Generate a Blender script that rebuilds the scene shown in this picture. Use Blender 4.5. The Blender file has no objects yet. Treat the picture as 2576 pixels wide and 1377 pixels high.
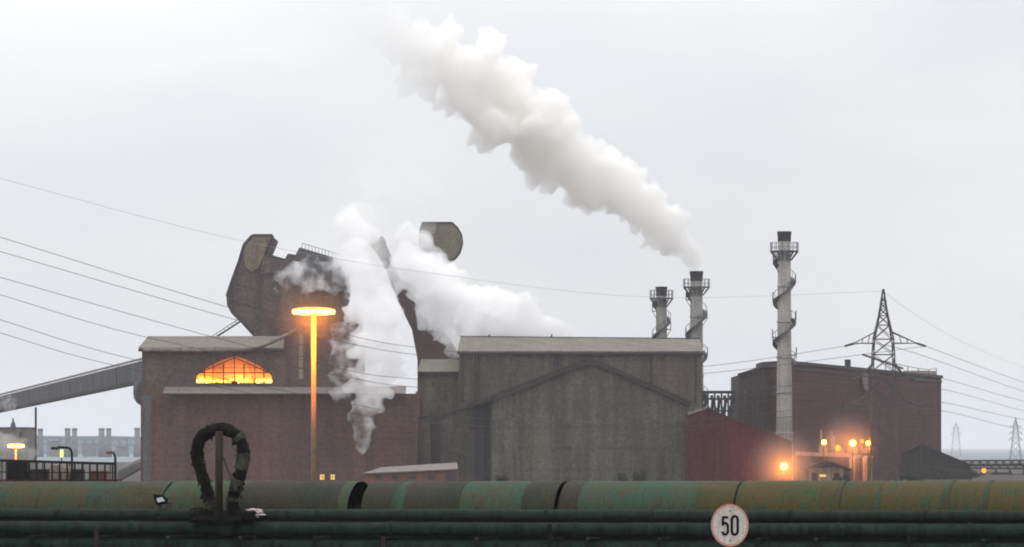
import bpy, bmesh, math, random
from mathutils import Vector, Matrix, noise
random.seed(7)
sc = bpy.context.scene
COL = sc.collection
R = math.radians

# ------------------------------------------------------------------ frame of reference
# measured on the photograph 2576 units wide; camera level, 16 degrees wide, eyes 6 m up
HF = R(16.0)
F = 1288.0 / math.tan(HF / 2)
HZ = 1126.0
CAMZ = 6.0
def X(px, Y): return (px - 1288.0) / F * Y
def Z(py, Y): return CAMZ + (HZ - py) / F * Y
def P(px, py, Y): return Vector((X(px, Y), Y, Z(py, Y)))
def W(n, Y): return n / F * Y

# ------------------------------------------------------------------ materials
def nodes_of(m):
    m.use_nodes = True
    nt = m.node_tree
    return nt, nt.nodes, nt.links

def ramp(nt, fac, stops):
    r = nt.nodes.new('ShaderNodeValToRGB')
    el = r.color_ramp.elements
    while len(el) < len(stops): el.new(0.5)
    for e, (p, c) in zip(el, stops):
        e.position = p
        e.color = (c[0], c[1], c[2], 1)
    nt.links.new(fac, r.inputs[0])
    return r.outputs[0]

def noise_tex(nt, vec, scale, detail=6, rough=.6):
    n = nt.nodes.new('ShaderNodeTexNoise')
    n.inputs['Scale'].default_value = scale
    n.inputs['Detail'].default_value = detail
    n.inputs['Roughness'].default_value = rough
    nt.links.new(vec, n.inputs['Vector'])
    return n.outputs['Fac']

def mapped(nt, sx, sy, sz, loc=(0, 0, 0)):
    tc = nt.nodes.new('ShaderNodeNewGeometry')
    mp = nt.nodes.new('ShaderNodeMapping')
    mp.inputs['Scale'].default_value = (sx, sy, sz)
    mp.inputs['Location'].default_value = loc
    nt.links.new(tc.outputs['Position'], mp.inputs['Vector'])
    return mp.outputs[0]

def mixc(nt, fac, a, b, mode='MIX'):
    m = nt.nodes.new('ShaderNodeMix')
    m.data_type = 'RGBA'; m.blend_type = mode
    for s, v in ((m.inputs[0], fac), (m.inputs[6], a), (m.inputs[7], b)):
        if hasattr(v, 'is_linked'): nt.links.new(v, s)
        elif isinstance(v, (int, float)): s.default_value = v
        else: s.default_value = (v[0], v[1], v[2], 1)
    return m.outputs[2]

def weathered(name, base, alt, stain, scale=.25, streak=True, rough=.85, ribs=0.0, courses=0.0, metal=0.0, bump=.3, patch=.5, seed=0, dim=.62, sheets=None):
    """painted / clad / masonry surface: two tones in patches, rain streaks, grime, ribs or courses"""
    m = bpy.data.materials.new(name)
    nt, N, L = nodes_of(m)
    b = N['Principled BSDF']
    v = mapped(nt, 1, 1, 1, (seed * 13.7, seed * 5.1, seed * 3.3))
    n1 = noise_tex(nt, v, scale)
    base, alt, stain = (tuple(x * dim for x in q) for q in (base, alt, stain))
    c = ramp(nt, n1, [(max(0, patch - .14), base), (min(1, patch + .14), alt)])
    if streak:
        vs = mapped(nt, 1, 1, .07, (seed * 3.1, 0, 0))
        n2 = noise_tex(nt, vs, scale * 5, 8, .65)
        f2 = ramp(nt, n2, [(.44, (0, 0, 0)), (.7, (1, 1, 1))])
        c = mixc(nt, f2, c, stain)
    n3 = noise_tex(nt, v, scale * 16, 4, .7)
    f3 = ramp(nt, n3, [(.3, (.55, .55, .55)), (.7, (1.42, 1.42, 1.42))])
    c = mixc(nt, .8, c, f3, 'MULTIPLY')
    if sheets:                                   # single sheets or bays replaced and weathered differently
        g_ = N.new('ShaderNodeNewGeometry'); sp = N.new('ShaderNodeSeparateXYZ'); cb = N.new('ShaderNodeCombineXYZ'); ad = N.new('ShaderNodeMath')
        L.new(g_.outputs['Position'], sp.inputs[0]); L.new(sp.outputs[0], ad.inputs[0]); L.new(sp.outputs[1], ad.inputs[1])
        L.new(ad.outputs[0], cb.inputs[0]); L.new(sp.outputs[2], cb.inputs[1])
        br = N.new('ShaderNodeTexBrick'); L.new(cb.outputs[0], br.inputs['Vector'])
        k = sheets[2]
        br.inputs['Color1'].default_value = (1 - k, 1 - k, 1 - k, 1); br.inputs['Color2'].default_value = (1 + k, 1 + k * .95, 1 + k * .9, 1); br.inputs['Mortar'].default_value = (.78, .78, .78, 1)
        br.inputs['Scale'].default_value = 1; br.inputs['Brick Width'].default_value = sheets[0]; br.inputs['Row Height'].default_value = sheets[1]
        br.inputs['Mortar Size'].default_value = .03; br.inputs['Mortar Smooth'].default_value = 1; br.offset = .37; br.inputs['Bias'].default_value = 0
        c = mixc(nt, .9, c, br.outputs['Color'], 'MULTIPLY')
        vl = mapped(nt, 1, 1, .12, (seed * 9.1, 3, 0)); n4 = noise_tex(nt, vl, .35, 6, .7)
        c = mixc(nt, ramp(nt, n4, [(.56, (0, 0, 0)), (.72, (.75, .75, .75))]), c, stain)
    L.new(c, b.inputs['Base Color'])
    b.inputs['Roughness'].default_value = rough; b.inputs['Specular IOR Level'].default_value = .1
    b.inputs['Metallic'].default_value = metal
    h = n3
    if ribs or courses:
        w = N.new('ShaderNodeTexWave')
        w.bands_direction = 'X' if ribs else 'Z'
        w.inputs['Scale'].default_value = (1 / (ribs or courses)) * .314
        w.inputs['Distortion'].default_value = .0
        L.new(v, w.inputs['Vector'])
        a = N.new('ShaderNodeMath'); a.operation = 'ADD'
        L.new(w.outputs['Fac'], a.inputs[0]); L.new(n3, a.inputs[1])
        h = a.outputs[0]
    bp = N.new('ShaderNodeBump')
    bp.inputs['Strength'].default_value = bump
    bp.inputs['Distance'].default_value = .12
    L.new(h, bp.inputs['Height'])
    L.new(bp.outputs[0], b.inputs['Normal'])
    return m

def plain(name, c, rough=.7, metal=0.0, var=.25, scale=3.0):
    m = bpy.data.materials.new(name)
    nt, N, L = nodes_of(m)
    b = N['Principled BSDF']
    n = noise_tex(nt, mapped(nt, 1, 1, 1), scale)
    k = [tuple(max(0, x * f) for x in c) for f in (1 - var, 1 + var)]
    L.new(ramp(nt, n, [(.3, k[0]), (.7, k[1])]), b.inputs['Base Color'])
    b.inputs['Roughness'].default_value = rough; b.inputs['Specular IOR Level'].default_value = .1
    b.inputs['Metallic'].default_value = metal
    return m

def glow(name, c, s):
    m = bpy.data.materials.new(name)
    nt, N, L = nodes_of(m)
    N.clear()
    o = N.new('ShaderNodeOutputMaterial'); e = N.new('ShaderNodeEmission')
    e.inputs[0].default_value = (*c, 1); e.inputs[1].default_value = s
    L.new(e.outputs[0], o.inputs[0])
    return m

def vapour(name, dens, c=(1, 1, 1), aniso=.2, hetero=None, fade=None):
    """hetero: (noise scale, low, high, floor); fade: list of (axis, from, to) along which the vapour thins out to its last value"""
    m = bpy.data.materials.new(name)
    nt, N, L = nodes_of(m)
    N.clear()
    o = N.new('ShaderNodeOutputMaterial'); v = N.new('ShaderNodeVolumePrincipled')
    v.inputs['Color'].default_value = (*c, 1)
    v.inputs['Density'].default_value = dens
    v.inputs['Anisotropy'].default_value = aniso
    d = None
    def rng(src, a, b, lo, hi):
        mr = N.new('ShaderNodeMapRange'); mr.interpolation_type = 'SMOOTHSTEP'
        for k, q in (('From Min', a), ('From Max', b), ('To Min', lo), ('To Max', hi)): mr.inputs[k].default_value = q
        L.new(src, mr.inputs['Value']); return mr.outputs[0]
    if hetero:
        sc_, lo, hi, floor = hetero
        n = noise_tex(nt, mapped(nt, 1, 1, 1), sc_, 4, .62)
        d = rng(n, lo, hi, dens * floor, dens)
    for ax, a, b, lo in fade or ():
        g_ = N.new('ShaderNodeNewGeometry'); sp = N.new('ShaderNodeSeparateXYZ'); L.new(g_.outputs['Position'], sp.inputs[0])
        e = rng(sp.outputs[ax], a, b, lo, 1)
        if d is None:
            ml_ = N.new('ShaderNodeMath'); ml_.operation = 'MULTIPLY'; ml_.inputs[1].default_value = dens; L.new(e, ml_.inputs[0])
        else:
            ml_ = N.new('ShaderNodeMath'); ml_.operation = 'MULTIPLY'; L.new(d, ml_.inputs[1]); L.new(e, ml_.inputs[0])
        d = ml_.outputs[0]
    if d is not None: L.new(d, v.inputs['Density'])
    L.new(v.outputs[0], o.inputs['Volume'])
    return m

M = {}
M['mill_brick'] = weathered('mill_brick', (.18, .09, .08), (.21, .112, .098), (.12, .072, .07), .12, courses=.9, bump=.2, sheets=(5.0, 3.1, .10))
M['mill_upper'] = weathered('mill_upper', (.16, .11, .095), (.195, .135, .115), (.115, .082, .074), .12, ribs=.9, bump=.3, seed=1, sheets=(1.6, 4.0, .14))
M['roof_sheet'] = weathered('roof_sheet', (.24, .22, .185), (.29, .265, .225), (.18, .165, .14), .2, ribs=.8, bump=.2, seed=2, sheets=(1.2, 9, .12))
M['clad_olive'] = weathered('clad_olive', (.175, .15, .125), (.215, .185, .15), (.12, .10, .085), .1, ribs=.9, bump=.2, seed=3, sheets=(1.3, 4.6, .16))
M['clad_gable'] = weathered('clad_gable', (.165, .158, .128), (.205, .188, .155), (.11, .105, .09), .12, ribs=.9, bump=.2, seed=4, sheets=(1.3, 5.2, .15))
M['clad_dark'] = weathered('clad_dark', (.06, .052, .05), (.09, .075, .066), (.04, .036, .034), .3, ribs=.7, seed=5)
M['clad_red'] = weathered('clad_red', (.095, .024, .028), (.112, .03, .032), (.07, .022, .024), .12, ribs=.8, bump=.3, seed=6, sheets=(1.3, 4.0, .14))
M['brick_right'] = weathered('brick_right', (.10, .04, .038), (.125, .054, .05), (.074, .04, .04), .1, courses=.8, bump=.2, seed=7, sheets=(4.5, 2.8, .12))
M['clad_right'] = weathered('clad_right', (.10, .082, .075), (.12, .098, .086), (.075, .058, .054), .12, ribs=.9, seed=8, sheets=(1.4, 4.0, .14))
M['trim'] = plain('dark_trim', (.045, .042, .045), .7)
M['steel'] = plain('dark_steel', (.06, .058, .06), .6, .3)
M['steel_far'] = plain('weathered_steel', (.10, .10, .11), .6, .2)
M['concrete'] = weathered('stack_concrete', (.46, .45, .42), (.56, .54, .50), (.30, .29, .27), .3, seed=9)
M['concrete_old'] = weathered('stack_concrete_dull', (.36, .36, .33), (.44, .43, .40), (.22, .22, .205), .3, seed=10)
M['soot'] = plain('sooty_cap', (.028, .026, .026), .9)
M['ledge'] = weathered('pale_ledge', (.30, .26, .245), (.36, .32, .30), (.17, .14, .13), .4, seed=11)
M['hopper'] = weathered('hopper_plate', (.15, .125, .12), (.19, .158, .145), (.095, .082, .09), .12, seed=12)
M['hopper_pale'] = weathered('hopper_pale_plate', (.24, .205, .15), (.29, .25, .185), (.16, .135, .105), .15, seed=13)
M['drum'] = weathered('drum_plate', (.25, .225, .18), (.30, .265, .205), (.18, .16, .13), .15, seed=14)
M['gallery'] = weathered('gallery_sheet', (.14, .135, .15), (.18, .17, .18), (.09, .088, .10), .2, ribs=.8, seed=15)
M['glass_strip'] = weathered('lit_glazing', (.38, .31, .23), (.45, .37, .28), (.25, .2, .16), .5, seed=16)  # beige base colour stands in for the light in the strip window
M['lamplit_pole'] = plain('lamp_tinted_pole', (.24, .165, .09), .6, .0)  # orange of the sodium light mixed into the pole's base colour
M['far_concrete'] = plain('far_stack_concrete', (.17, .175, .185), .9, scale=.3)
M['brick_shed'] = weathered('brick_lean_to', (.26, .11, .075), (.31, .14, .10), (.17, .085, .07), .3, courses=.5, seed=17)
M['pale_sheet'] = weathered('pale_sheet', (.36, .32, .28), (.44, .39, .34), (.22, .19, .16), .4, ribs=.5, seed=18)
M['cream_tank'] = weathered('cream_tank', (.45, .38, .30), (.55, .47, .38), (.30, .24, .18), .4, seed=19)
M['leaf_dark'] = plain('dark_foliage', (.03, .032, .024), .9, scale=2.0)
M['insulation'] = weathered('tattered_lagging', (.018, .015, .013), (.05, .045, .038), (.012, .01, .01), 4.0, patch=.58, seed=20, streak=False, bump=.9)
M['pole_green'] = weathered('flaking_green_pole', (.05, .07, .045), (.085, .04, .032), (.035, .03, .025), 6, seed=21)
M['pipe_green'] = weathered('dark_green_pipe', (.015, .04, .027), (.024, .052, .037), (.013, .008, .006), 1.6, seed=22, bump=.4, rough=.7)
M['pipe_grey'] = weathered('grey_green_pipe', (.04, .055, .045), (.026, .05, .036), (.03, .026, .02), 1.6, seed=23, bump=.4)
M['black_void'] = plain('black_steel', (.012, .012, .012), .95)
M['belt'] = plain('rubber_belt', (.012, .012, .012), .95)
M['white_sign'] = weathered('sign_face', (.58, .53, .49), (.63, .59, .55), (.40, .34, .29), 3.0, dim=1.0, seed=50, bump=.05, rough=.6)
M['pink_rim'] = plain('faded_red_rim', (.55, .27, .22), .6, 0, .2, 9)
M['black_paint'] = plain('black_numerals', (.008, .008, .009), .6)
M['white_rag'] = plain('pale_lagging_scrap', (.45, .38, .37), .9, 0, .4, 12)
M['reflector'] = plain('white_reflector', (.62, .62, .62), .5, 0, .1, 8)
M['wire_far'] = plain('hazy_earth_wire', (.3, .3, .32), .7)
M['wire'] = plain('power_cable', (.05, .05, .052), .7)
M['sodium'] = glow('sodium_lamp', (1, .36, .035), 24)
M['sodium_hall'] = glow('sodium_hall_lamp', (1, .36, .035), 14)
M['sodium_soft'] = glow('sodium_lamp_far', (1, .22, .012), 3)
M['warm_pane'] = glow('lit_pane', (1, .62, .15), 1.1)
M['green_lamp'] = glow('greenish_lamp', (.9, 1, .3), 1.3)
M['hall_inside'] = plain('furnace_hall_inside', (.34, .26, .2), .9, 0, .3, .4)

def hood_mat(name, a, b, c, patch, seed):
    """peeling paint over rusty corrugated sheet"""
    m = bpy.data.materials.new(name)
    nt, N, L = nodes_of(m)
    bs = N['Principled BSDF']
    v = mapped(nt, 1, 1, .8, (seed * 7.3, seed * 2.1, 0))
    n1 = noise_tex(nt, v, 1.1, 8, .62)
    col = ramp(nt, n1, [(patch - .07, a), (patch + .05, b)])
    n2 = noise_tex(nt, mapped(nt, 1, 1, .25, (seed, 0, 0)), 3.6, 8, .7)
    col = mixc(nt, ramp(nt, n2, [(.5, (0, 0, 0)), (.64, (1, 1, 1))]), col, c)
    n3 = noise_tex(nt, v, 26, 3, .7)
    col = mixc(nt, .85, col, ramp(nt, n3, [(.3, (.3, .3, .3)), (.7, (.85, .85, .85))]), 'MULTIPLY')
    L.new(col, bs.inputs['Base Color'])
    bs.inputs['Roughness'].default_value = .8; bs.inputs['Specular IOR Level'].default_value = .12
    return m
G1, G2 = (.048, .104, .064), (.066, .094, .056)
OC, RB, DB = (.105, .08, .032), (.058, .05, .037), (.042, .047, .035)
HOOD = {
    'g': hood_mat('hood_green', G1, G2, (.08, .07, .035), .5, 1),
    'm': hood_mat('hood_green_mottled', (.046, .088, .056), (.08, .075, .038), (.056, .05, .03), .52, 2),
    'b': hood_mat('hood_rust_brown', DB, RB, (.048, .06, .036), .46, 3),
    'o': hood_mat('hood_ochre', (.055, .085, .042), OC, (.046, .09, .05), .42, 4),
    'y': hood_mat('hood_yellow_rust', (.08, .075, .032), (.11, .078, .03), (.046, .085, .045), .5, 5),
}

# ------------------------------------------------------------------ mesh builder
class MB:
    def __init__(s): s.v = []; s.f = []
    def add(s, vs, fs):
        o = len(s.v); s.v += [tuple(v) for v in vs]; s.f += [tuple(i + o for i in f) for f in fs]; return s
    def box(s, x0, x1, y0, y1, z0, z1):
        return s.add([(x, y, z) for z in (z0, z1) for y in (y0, y1) for x in (x0, x1)],
                     [(0, 2, 3, 1), (4, 5, 7, 6), (0, 1, 5, 4), (2, 6, 7, 3), (0, 4, 6, 2), (1, 3, 7, 5)])
    def prism(s, bottom, top):
        n = len(bottom)
        return s.add(list(bottom) + list(top), [tuple(range(n))[::-1], tuple(range(n, 2 * n))] +
                     [(i, (i + 1) % n, n + (i + 1) % n, n + i) for i in range(n)])
    def ext(s, pts, Y, depth):
        """outline in picture units at distance Y, given real size there, pushed straight back by depth"""
        a = [P(x, y, Y) for x, y in pts]
        return s.prism(a, [p + Vector((0, depth, 0)) for p in a])
    def bar(s, a, b, w, h=None, up=Vector((0, 0, 1))):
        a, b = Vector(a), Vector(b); h = h or w
        d = (b - a).normalized()
        if abs(d.dot(up)) > .98: up = Vector((0, 1, 0))
        u = d.cross(up).normalized(); v = u.cross(d)
        q = [u * sx * w / 2 + v * sy * h / 2 for sx, sy in ((-1, -1), (1, -1), (1, 1), (-1, 1))]
        return s.prism([a + k for k in q], [b + k for k in q])
    def tube(s, pts, r, n=8, cap=True):
        pts = [Vector(p) for p in pts]
        rs = r if isinstance(r, (list, tuple)) else [r] * len(pts)
        o = len(s.v); ref = None
        for i, p in enumerate(pts):
            d = (pts[min(i + 1, len(pts) - 1)] - pts[max(i - 1, 0)]).normalized()
            if ref is None:
                ref = d.cross(Vector((0, 0, 1)))
                if ref.length < .05: ref = d.cross(Vector((0, 1, 0)))
            u = (ref - d * ref.dot(d)).normalized(); ref = u; w = d.cross(u)
            for k in range(n):
                t = 2 * math.pi * k / n
                s.v.append(tuple(p + (u * math.cos(t) + w * math.sin(t)) * rs[i]))
        for i in range(len(pts) - 1):
            for k in range(n):
                a, b = o + i * n + k, o + i * n + (k + 1) % n
                s.f.append((a, b, b + n, a + n))
        if cap:
            s.f.append(tuple(o + k for k in range(n))[::-1])
            s.f.append(tuple(o + (len(pts) - 1) * n + k for k in range(n)))
        return s
    def lathe(s, c, prof, n=24):
        c = Vector(c); o = len(s.v)
        for r, z in prof:
            for k in range(n):
                t = 2 * math.pi * k / n
                s.v.append((c.x + r * math.cos(t), c.y + r * math.sin(t), c.z + z))
        for i in range(len(prof) - 1):
            for k in range(n):
                a, b = o + i * n + k, o + i * n + (k + 1) % n
                s.f.append((a, b, b + n, a + n))
        s.f.append(tuple(o + k for k in range(n))[::-1])
        s.f.append(tuple(o + (len(prof) - 1) * n + k for k in range(n)))
        return s
    def build(s, name, mat, parent=None, smooth=False, bevel=0):
        me = bpy.data.meshes.new(name)
        me.from_pydata(s.v, [], s.f)
        bm = bmesh.new(); bm.from_mesh(me)
        bmesh.ops.recalc_face_normals(bm, faces=bm.faces)
        bm.to_mesh(me); bm.free()
        me.materials.append(mat)
        if smooth:
            for p in me.polygons: p.use_smooth = True
        o = bpy.data.objects.new(name, me); COL.objects.link(o)
        if parent is not None:
            o.parent = parent
            o.matrix_parent_inverse = Matrix.Translation(-Vector(parent.location))
        if bevel:
            b = o.modifiers.new('bevel', 'BEVEL'); b.width = bevel; b.segments = 2
        return o

def tag(o, label=None, cat=None, group=None, kind=None):
    if label: o['label'] = label
    if cat: o['category'] = cat
    if group: o['group'] = group
    if kind: o['kind'] = kind
    return o
def thing(name, label, cat, loc=(0, 0, 0), group=None):
    o = bpy.data.objects.new(name, None); COL.objects.link(o); o.location = loc
    o.empty_display_size = .5
    return tag(o, label, cat, group)
def lamp(name, parent, loc, power, r, c=(1, .25, .012)):
    l = bpy.data.lights.new(name, 'POINT'); l.energy = power; l.shadow_soft_size = r; l.color = c
    o = bpy.data.objects.new(name, l); COL.objects.link(o); o.parent = parent
    o.matrix_parent_inverse = Matrix.Translation(-Vector(parent.location)); o.location = loc
    return o

# ------------------------------------------------------------------ setting: ground, sea, hills, haze
def gridmesh(name, x0, x1, y0, y1, z, mat):
    mb = MB(); mb.add([(x0, y0, z), (x1, y0, z), (x1, y1, z), (x0, y1, z)], [(0, 1, 2, 3)])
    return mb.build(name, mat)
g = gridmesh('ground', -9000, 9000, -300, 20000, 0, weathered('yard_earth', (.06, .055, .05), (.09, .08, .068), (.05, .045, .04), .05, streak=False))
tag(g, 'bare dark works yard', 'ground', kind='structure')
sea_m = plain('sea_water', (.05, .075, .10), .35, 0, .2, .004)
s_ = gridmesh('sea', -8900, 8900, 1500, 19900, .004, sea_m)
tag(s_, 'grey blue strip of sea behind the works', 'sea', kind='structure')
mb = MB(); top = []
for i in range(80):
    px = -900 + i * 40
    h = 1097 + 4 * noise.noise(Vector((i * .23, 3.1, 0))) + max(0, (px - 300)) * .032
    top.append((px, min(h, 1124)))
a = [P(px, py, 3200) for px, py in top]
bot = [Vector((p.x, 3150, -.5)) for p in a]; back = [Vector((p.x, 4200, -.5)) for p in a]
n = len(a)
mb.add(bot + a + back, [(i, i + 1, n + i + 1, n + i) for i in range(n - 1)] + [(n + i, n + i + 1, 2 * n + i + 1, 2 * n + i) for i in range(n - 1)])
tag(mb.build('hills', plain('far_hills', (.07, .10, .125), .95, 0, .2, .01)), 'low far blue hills', 'hills', kind='structure')
mb = MB(); mb.box(-9300, 9300, -400, 20400, -1.2, 93)
hz = mb.build('haze', vapour('thin_haze', .00011, (.93, .95, 1), 0)); tag(hz, 'thin haze over the works', 'haze', kind='stuff')
hz.display_type = 'WIRE'

# ------------------------------------------------------------------ camera, sky, sun
cam = bpy.data.cameras.new('camera'); co = bpy.data.objects.new('camera', cam); COL.objects.link(co)
co.location = (0, 0, CAMZ); co.rotation_euler = (R(90), 0, 0)
cam.sensor_width = 36; cam.angle = HF
cam.shift_y = (HZ - 688.5) / 2576
cam.clip_start = .5; cam.clip_end = 40000
sc.camera = co
SUN_EL, SUN_AZ = R(48), R(48)          # sun behind the cloud: high, beyond the works and to the right
wd = bpy.data.worlds.new('World'); sc.world = wd; wd.use_nodes = True
nt = wd.node_tree; N = nt.nodes; L = nt.links
bg = N['Background']
sky = N.new('ShaderNodeTexSky'); sky.sky_type = 'NISHITA'; sky.sun_disc = False
sky.sun_elevation = SUN_EL; sky.sun_rotation = SUN_AZ; sky.dust_density = 3.0; sky.air_density = 1.0
tc = N.new('ShaderNodeTexCoord')
sx = N.new('ShaderNodeSeparateXYZ'); L.new(tc.outputs['Generated'], sx.inputs[0])
mx = N.new('ShaderNodeMath'); mx.operation = 'MAXIMUM'; mx.inputs[1].default_value = 0; L.new(sx.outputs[2], mx.inputs[0])
# overcast sky: three times brighter overhead than at the horizon
ml = N.new('ShaderNodeMath'); ml.operation = 'MULTIPLY_ADD'; ml.inputs[1].default_value = 1.9; ml.inputs[2].default_value = 1.0
L.new(mx.outputs[0], ml.inputs[0])
gx = N.new('ShaderNodeMath'); gx.operation = 'MULTIPLY_ADD'; gx.inputs[1].default_value = -.25; gx.inputs[2].default_value = 1.03; L.new(sx.outputs[0], gx.inputs[0])
gm = N.new('ShaderNodeMath'); gm.operation = 'MULTIPLY'; L.new(ml.outputs[0], gm.inputs[0]); L.new(gx.outputs[0], gm.inputs[1])
mp = N.new('ShaderNodeMapping'); mp.inputs['Scale'].default_value = (5, 5, 14); L.new(tc.outputs['Generated'], mp.inputs[0])
cl = N.new('ShaderNodeTexNoise'); cl.inputs['Scale'].default_value = 1.1; cl.inputs['Detail'].default_value = 5
L.new(mp.outputs[0], cl.inputs['Vector'])
cr = ramp(nt, cl.outputs['Fac'], [(.32, (7.35, 7.55, 7.85)), (.68, (8.9, 8.9, 9.05))])
cs = N.new('ShaderNodeVectorMath'); cs.operation = 'SCALE'; L.new(cr, cs.inputs[0]); L.new(gm.outputs[0], cs.inputs['Scale'])
mxs = mixc(nt, .05, cs.outputs[0], sky.outputs[0])
L.new(mxs, bg.inputs[0]); bg.inputs[1].default_value = .0925
sl = bpy.data.lights.new('sun', 'SUN'); sl.energy = .6; sl.angle = R(18); sl.color = (1, .95, .88)
so = bpy.data.objects.new('sun', sl); COL.objects.link(so)
d = Vector((math.sin(SUN_AZ) * math.cos(SUN_EL), math.cos(SUN_AZ) * math.cos(SUN_EL), math.sin(SUN_EL)))
so.rotation_euler = d.to_track_quat('Z', 'Y').to_euler(); so.location = (50, -50, 80)

# ------------------------------------------------------------------ foreground: covered conveyor and pipes
TH = R(17); DV = Vector((math.cos(TH), -math.sin(TH), 0)); NV = Vector((math.sin(TH), math.cos(TH), 0))
YC = 82.0; RISE = .0034
def S(px, off=0.0):
    u = (px - 1288.0) / F
    return (u * (YC + off * NV.y) - off * NV.x) / (DV.x - u * DV.y)
def C(s, off, z): return Vector((0, YC, 0)) + DV * s + NV * off + Vector((0, 0, z + RISE * s))
def zc(py, off=0.0): return CAMZ + (HZ - py) / F * (YC + off * NV.y)
AX, HH = .98, .72
ZT = zc(1211); ZB = ZT - HH
conv = thing('covered_conveyor', 'long low conveyor under rounded corrugated hoods of peeling green paint and rust', 'conveyor', C(0, 0, 0))
panels = [(-1100, -700, 'g'), (-699, -331, 'o'), (-330, -60, 'm'), (-60, 400, 'm'), (402, 598, 'g'), (600, 758, 'b'), (760, 846, 'b'), (846.4, 872, 'g'), (908, 984, 'b'), (986, 1012, 'g'), (1013, 1152, 'b'),
          (1153, 1310, 'g'), (1312, 1392, 'b'), (1404, 1450, 'b'), (1451, 1748, 'g'), (1750, 1844, 'y'), (1848, 2060, 'o'), (2061, 2204, 'y'),
          (2206, 2375, 'o'), (2377, 2476, 'y'), (2478, 2600, 'o'), (2602, 2900, 'm'), (2901, 3300, 'g'), (3301, 3700, 'b')]
plabel = {'m': 'mottled green and brown hood panel', 'g': 'bright green hood panel', 'b': 'rust brown hood panel', 'o': 'ochre rusted hood panel', 'y': 'yellow rusted hood panel'}
for p0, p1, k in panels:
    s0, s1 = S(p0 - .6, -AX), S(p1 + .6, -AX)
    ns = max(4, int((s1 - s0) / .0225)); na = 22
    kz = random.uniform(-.006, .006)
    vs, fs = [], []
    for thick in (0, .02):
        for i in range(ns + 1):
            s = s0 + (s1 - s0) * i / ns
            c = .011 * math.cos(2 * math.pi * s / .09) - thick
            for j in range(na + 1):
                t = math.pi * j / na
                vs.append(C(s, -(AX + c) * math.cos(t), ZB + kz + (HH + c) * math.sin(t)))
    m_ = (ns + 1) * (na + 1)
    for i in range(ns):
        for j in range(na):
            q = i * (na + 1) + j
            fs.append((q, q + 1, q + na + 2, q + na + 1)); fs.append((m_ + q + na + 1, m_ + q + na + 2, m_ + q + 1, m_ + q))
    for i in (0, ns):
        for j in range(na):
            q = i * (na + 1) + j; fs.append((q, q + 1, m_ + q + 1, m_ + q))
    mb = MB(); mb.add(vs, fs); o = mb.build('hood_panel', HOOD[k], conv, smooth=True); o['label'] = plabel[k]
# raised seam bands between hoods
for px, w_, k in ((400, .03, 'g'), (985, .03, 'g'), (1846, .024, None), (2105, .10, 'm'), (2205, .07, 'm'), (2376, .13, 'm'), (2476, .10, 'm')):
    sm = S(px, -AX); mb = MB(); vs = []; na = 26
    for ds, dr_ in ((-w_ / 2, .012), (-w_ / 2, .02), (w_ / 2, .02), (w_ / 2, .012)):
        for j in range(na + 1):
            t = math.pi * j / na; vs.append(C(sm + ds, -(AX + dr_) * math.cos(t), ZB + (HH + dr_) * math.sin(t)))
    mb.add(vs, [(q * (na + 1) + j, q * (na + 1) + j + 1, ((q + 1) % 4) * (na + 1) + j + 1, ((q + 1) % 4) * (na + 1) + j) for q in range(4) for j in range(na)])
    mb.build('seam_band', HOOD[k] if k else M['black_void'], conv)
SL, SR = S(-1100, -AX), S(3700, -AX)
mb = MB(); mb.bar(C(SL, 0, ZB + .12), C(SR, 0, ZB + .12), 1.3, .03); mb.build('belt', M['belt'], conv)
mb = MB(); mb.bar(C(SL, -AX + .06, ZB - .42), C(SR, -AX + .06, ZB - .42), .05, .82); mb.build('side_beam', M['black_void'], conv)  # black plate gives the gaps behind the pipes their shade
mb = MB(); mb.bar(C(SL, AX - .06, ZB - .42), C(SR, AX - .06, ZB - .42), .05, .82); mb.build('side_beam', M['black_void'], conv)
for s in [SL + 2 + i * 4.0 for i in range(int((SR - SL) / 4))]:
    for off in (-AX + .2, AX - .2):
        mb = MB(); mb.bar(C(s, off, -RISE * s), C(s, off, ZB - .8), .18); mb.build('leg', M['steel'], conv)
# pipes in front
def pipe(name, label, off, py, rpx, mat, group='pipes in front of the conveyor'):
    z = zc(py, off); r = W(rpx, YC + off)
    root = thing(name, label, 'pipe', C(0, off, z), group)
    a_, b_ = S(-1100, off), S(3700, off); mb = MB()
    n_ = 120
    mb.tube([C(a_ + (b_ - a_) * i / n_, off + .006 * noise.noise(Vector((i * .3, off * 9, 0))), z + .012 * noise.noise(Vector((i * .21, off * 5, 2)))) for i in range(n_ + 1)], r, 16)
    mb.build('pipe_run', mat, root, smooth=True)
    return root, z, r
p1, z1, r1 = pipe('pipe', 'upper grey green pipe running just below the conveyor hoods', -1.55, 1296, 14, M['pipe_grey'])
p2, z2, r2 = pipe('pipe', 'middle dark green pipe, with the brackets strapped round it', -1.75, 1332, 17.5, M['pipe_green'])
p3, z3, r3 = pipe('pipe', 'lowest dark green pipe along the bottom edge of the view', -1.75, 1377, 18, M['pipe_green'])
for root, z, r, off, xs in ((p1, z1, r1, -1.55, (150, 800, 1120, 1375, 1640, 1990, 2330)), (p2, z2, r2, -1.75, (330, 600, 985, 1450, 1720, 2110, 2440)), (p3, z3, r3, -1.75, (180, 690, 1250, 1760, 2290))):
    for px in xs:
        s = S(px, off); mb = MB()
        for ds in (-.022, .022):
            mb.tube([C(s + ds - .014, off, z), C(s + ds + .014, off, z)], r * 1.13, 16)
        mb.build('flange', M['pipe_green'], root)
rack = thing('pipe_rack', 'dark steel rack of posts and cross arms carrying the three pipes', 'pipe rack', C(0, -2.1, 0))
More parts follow.
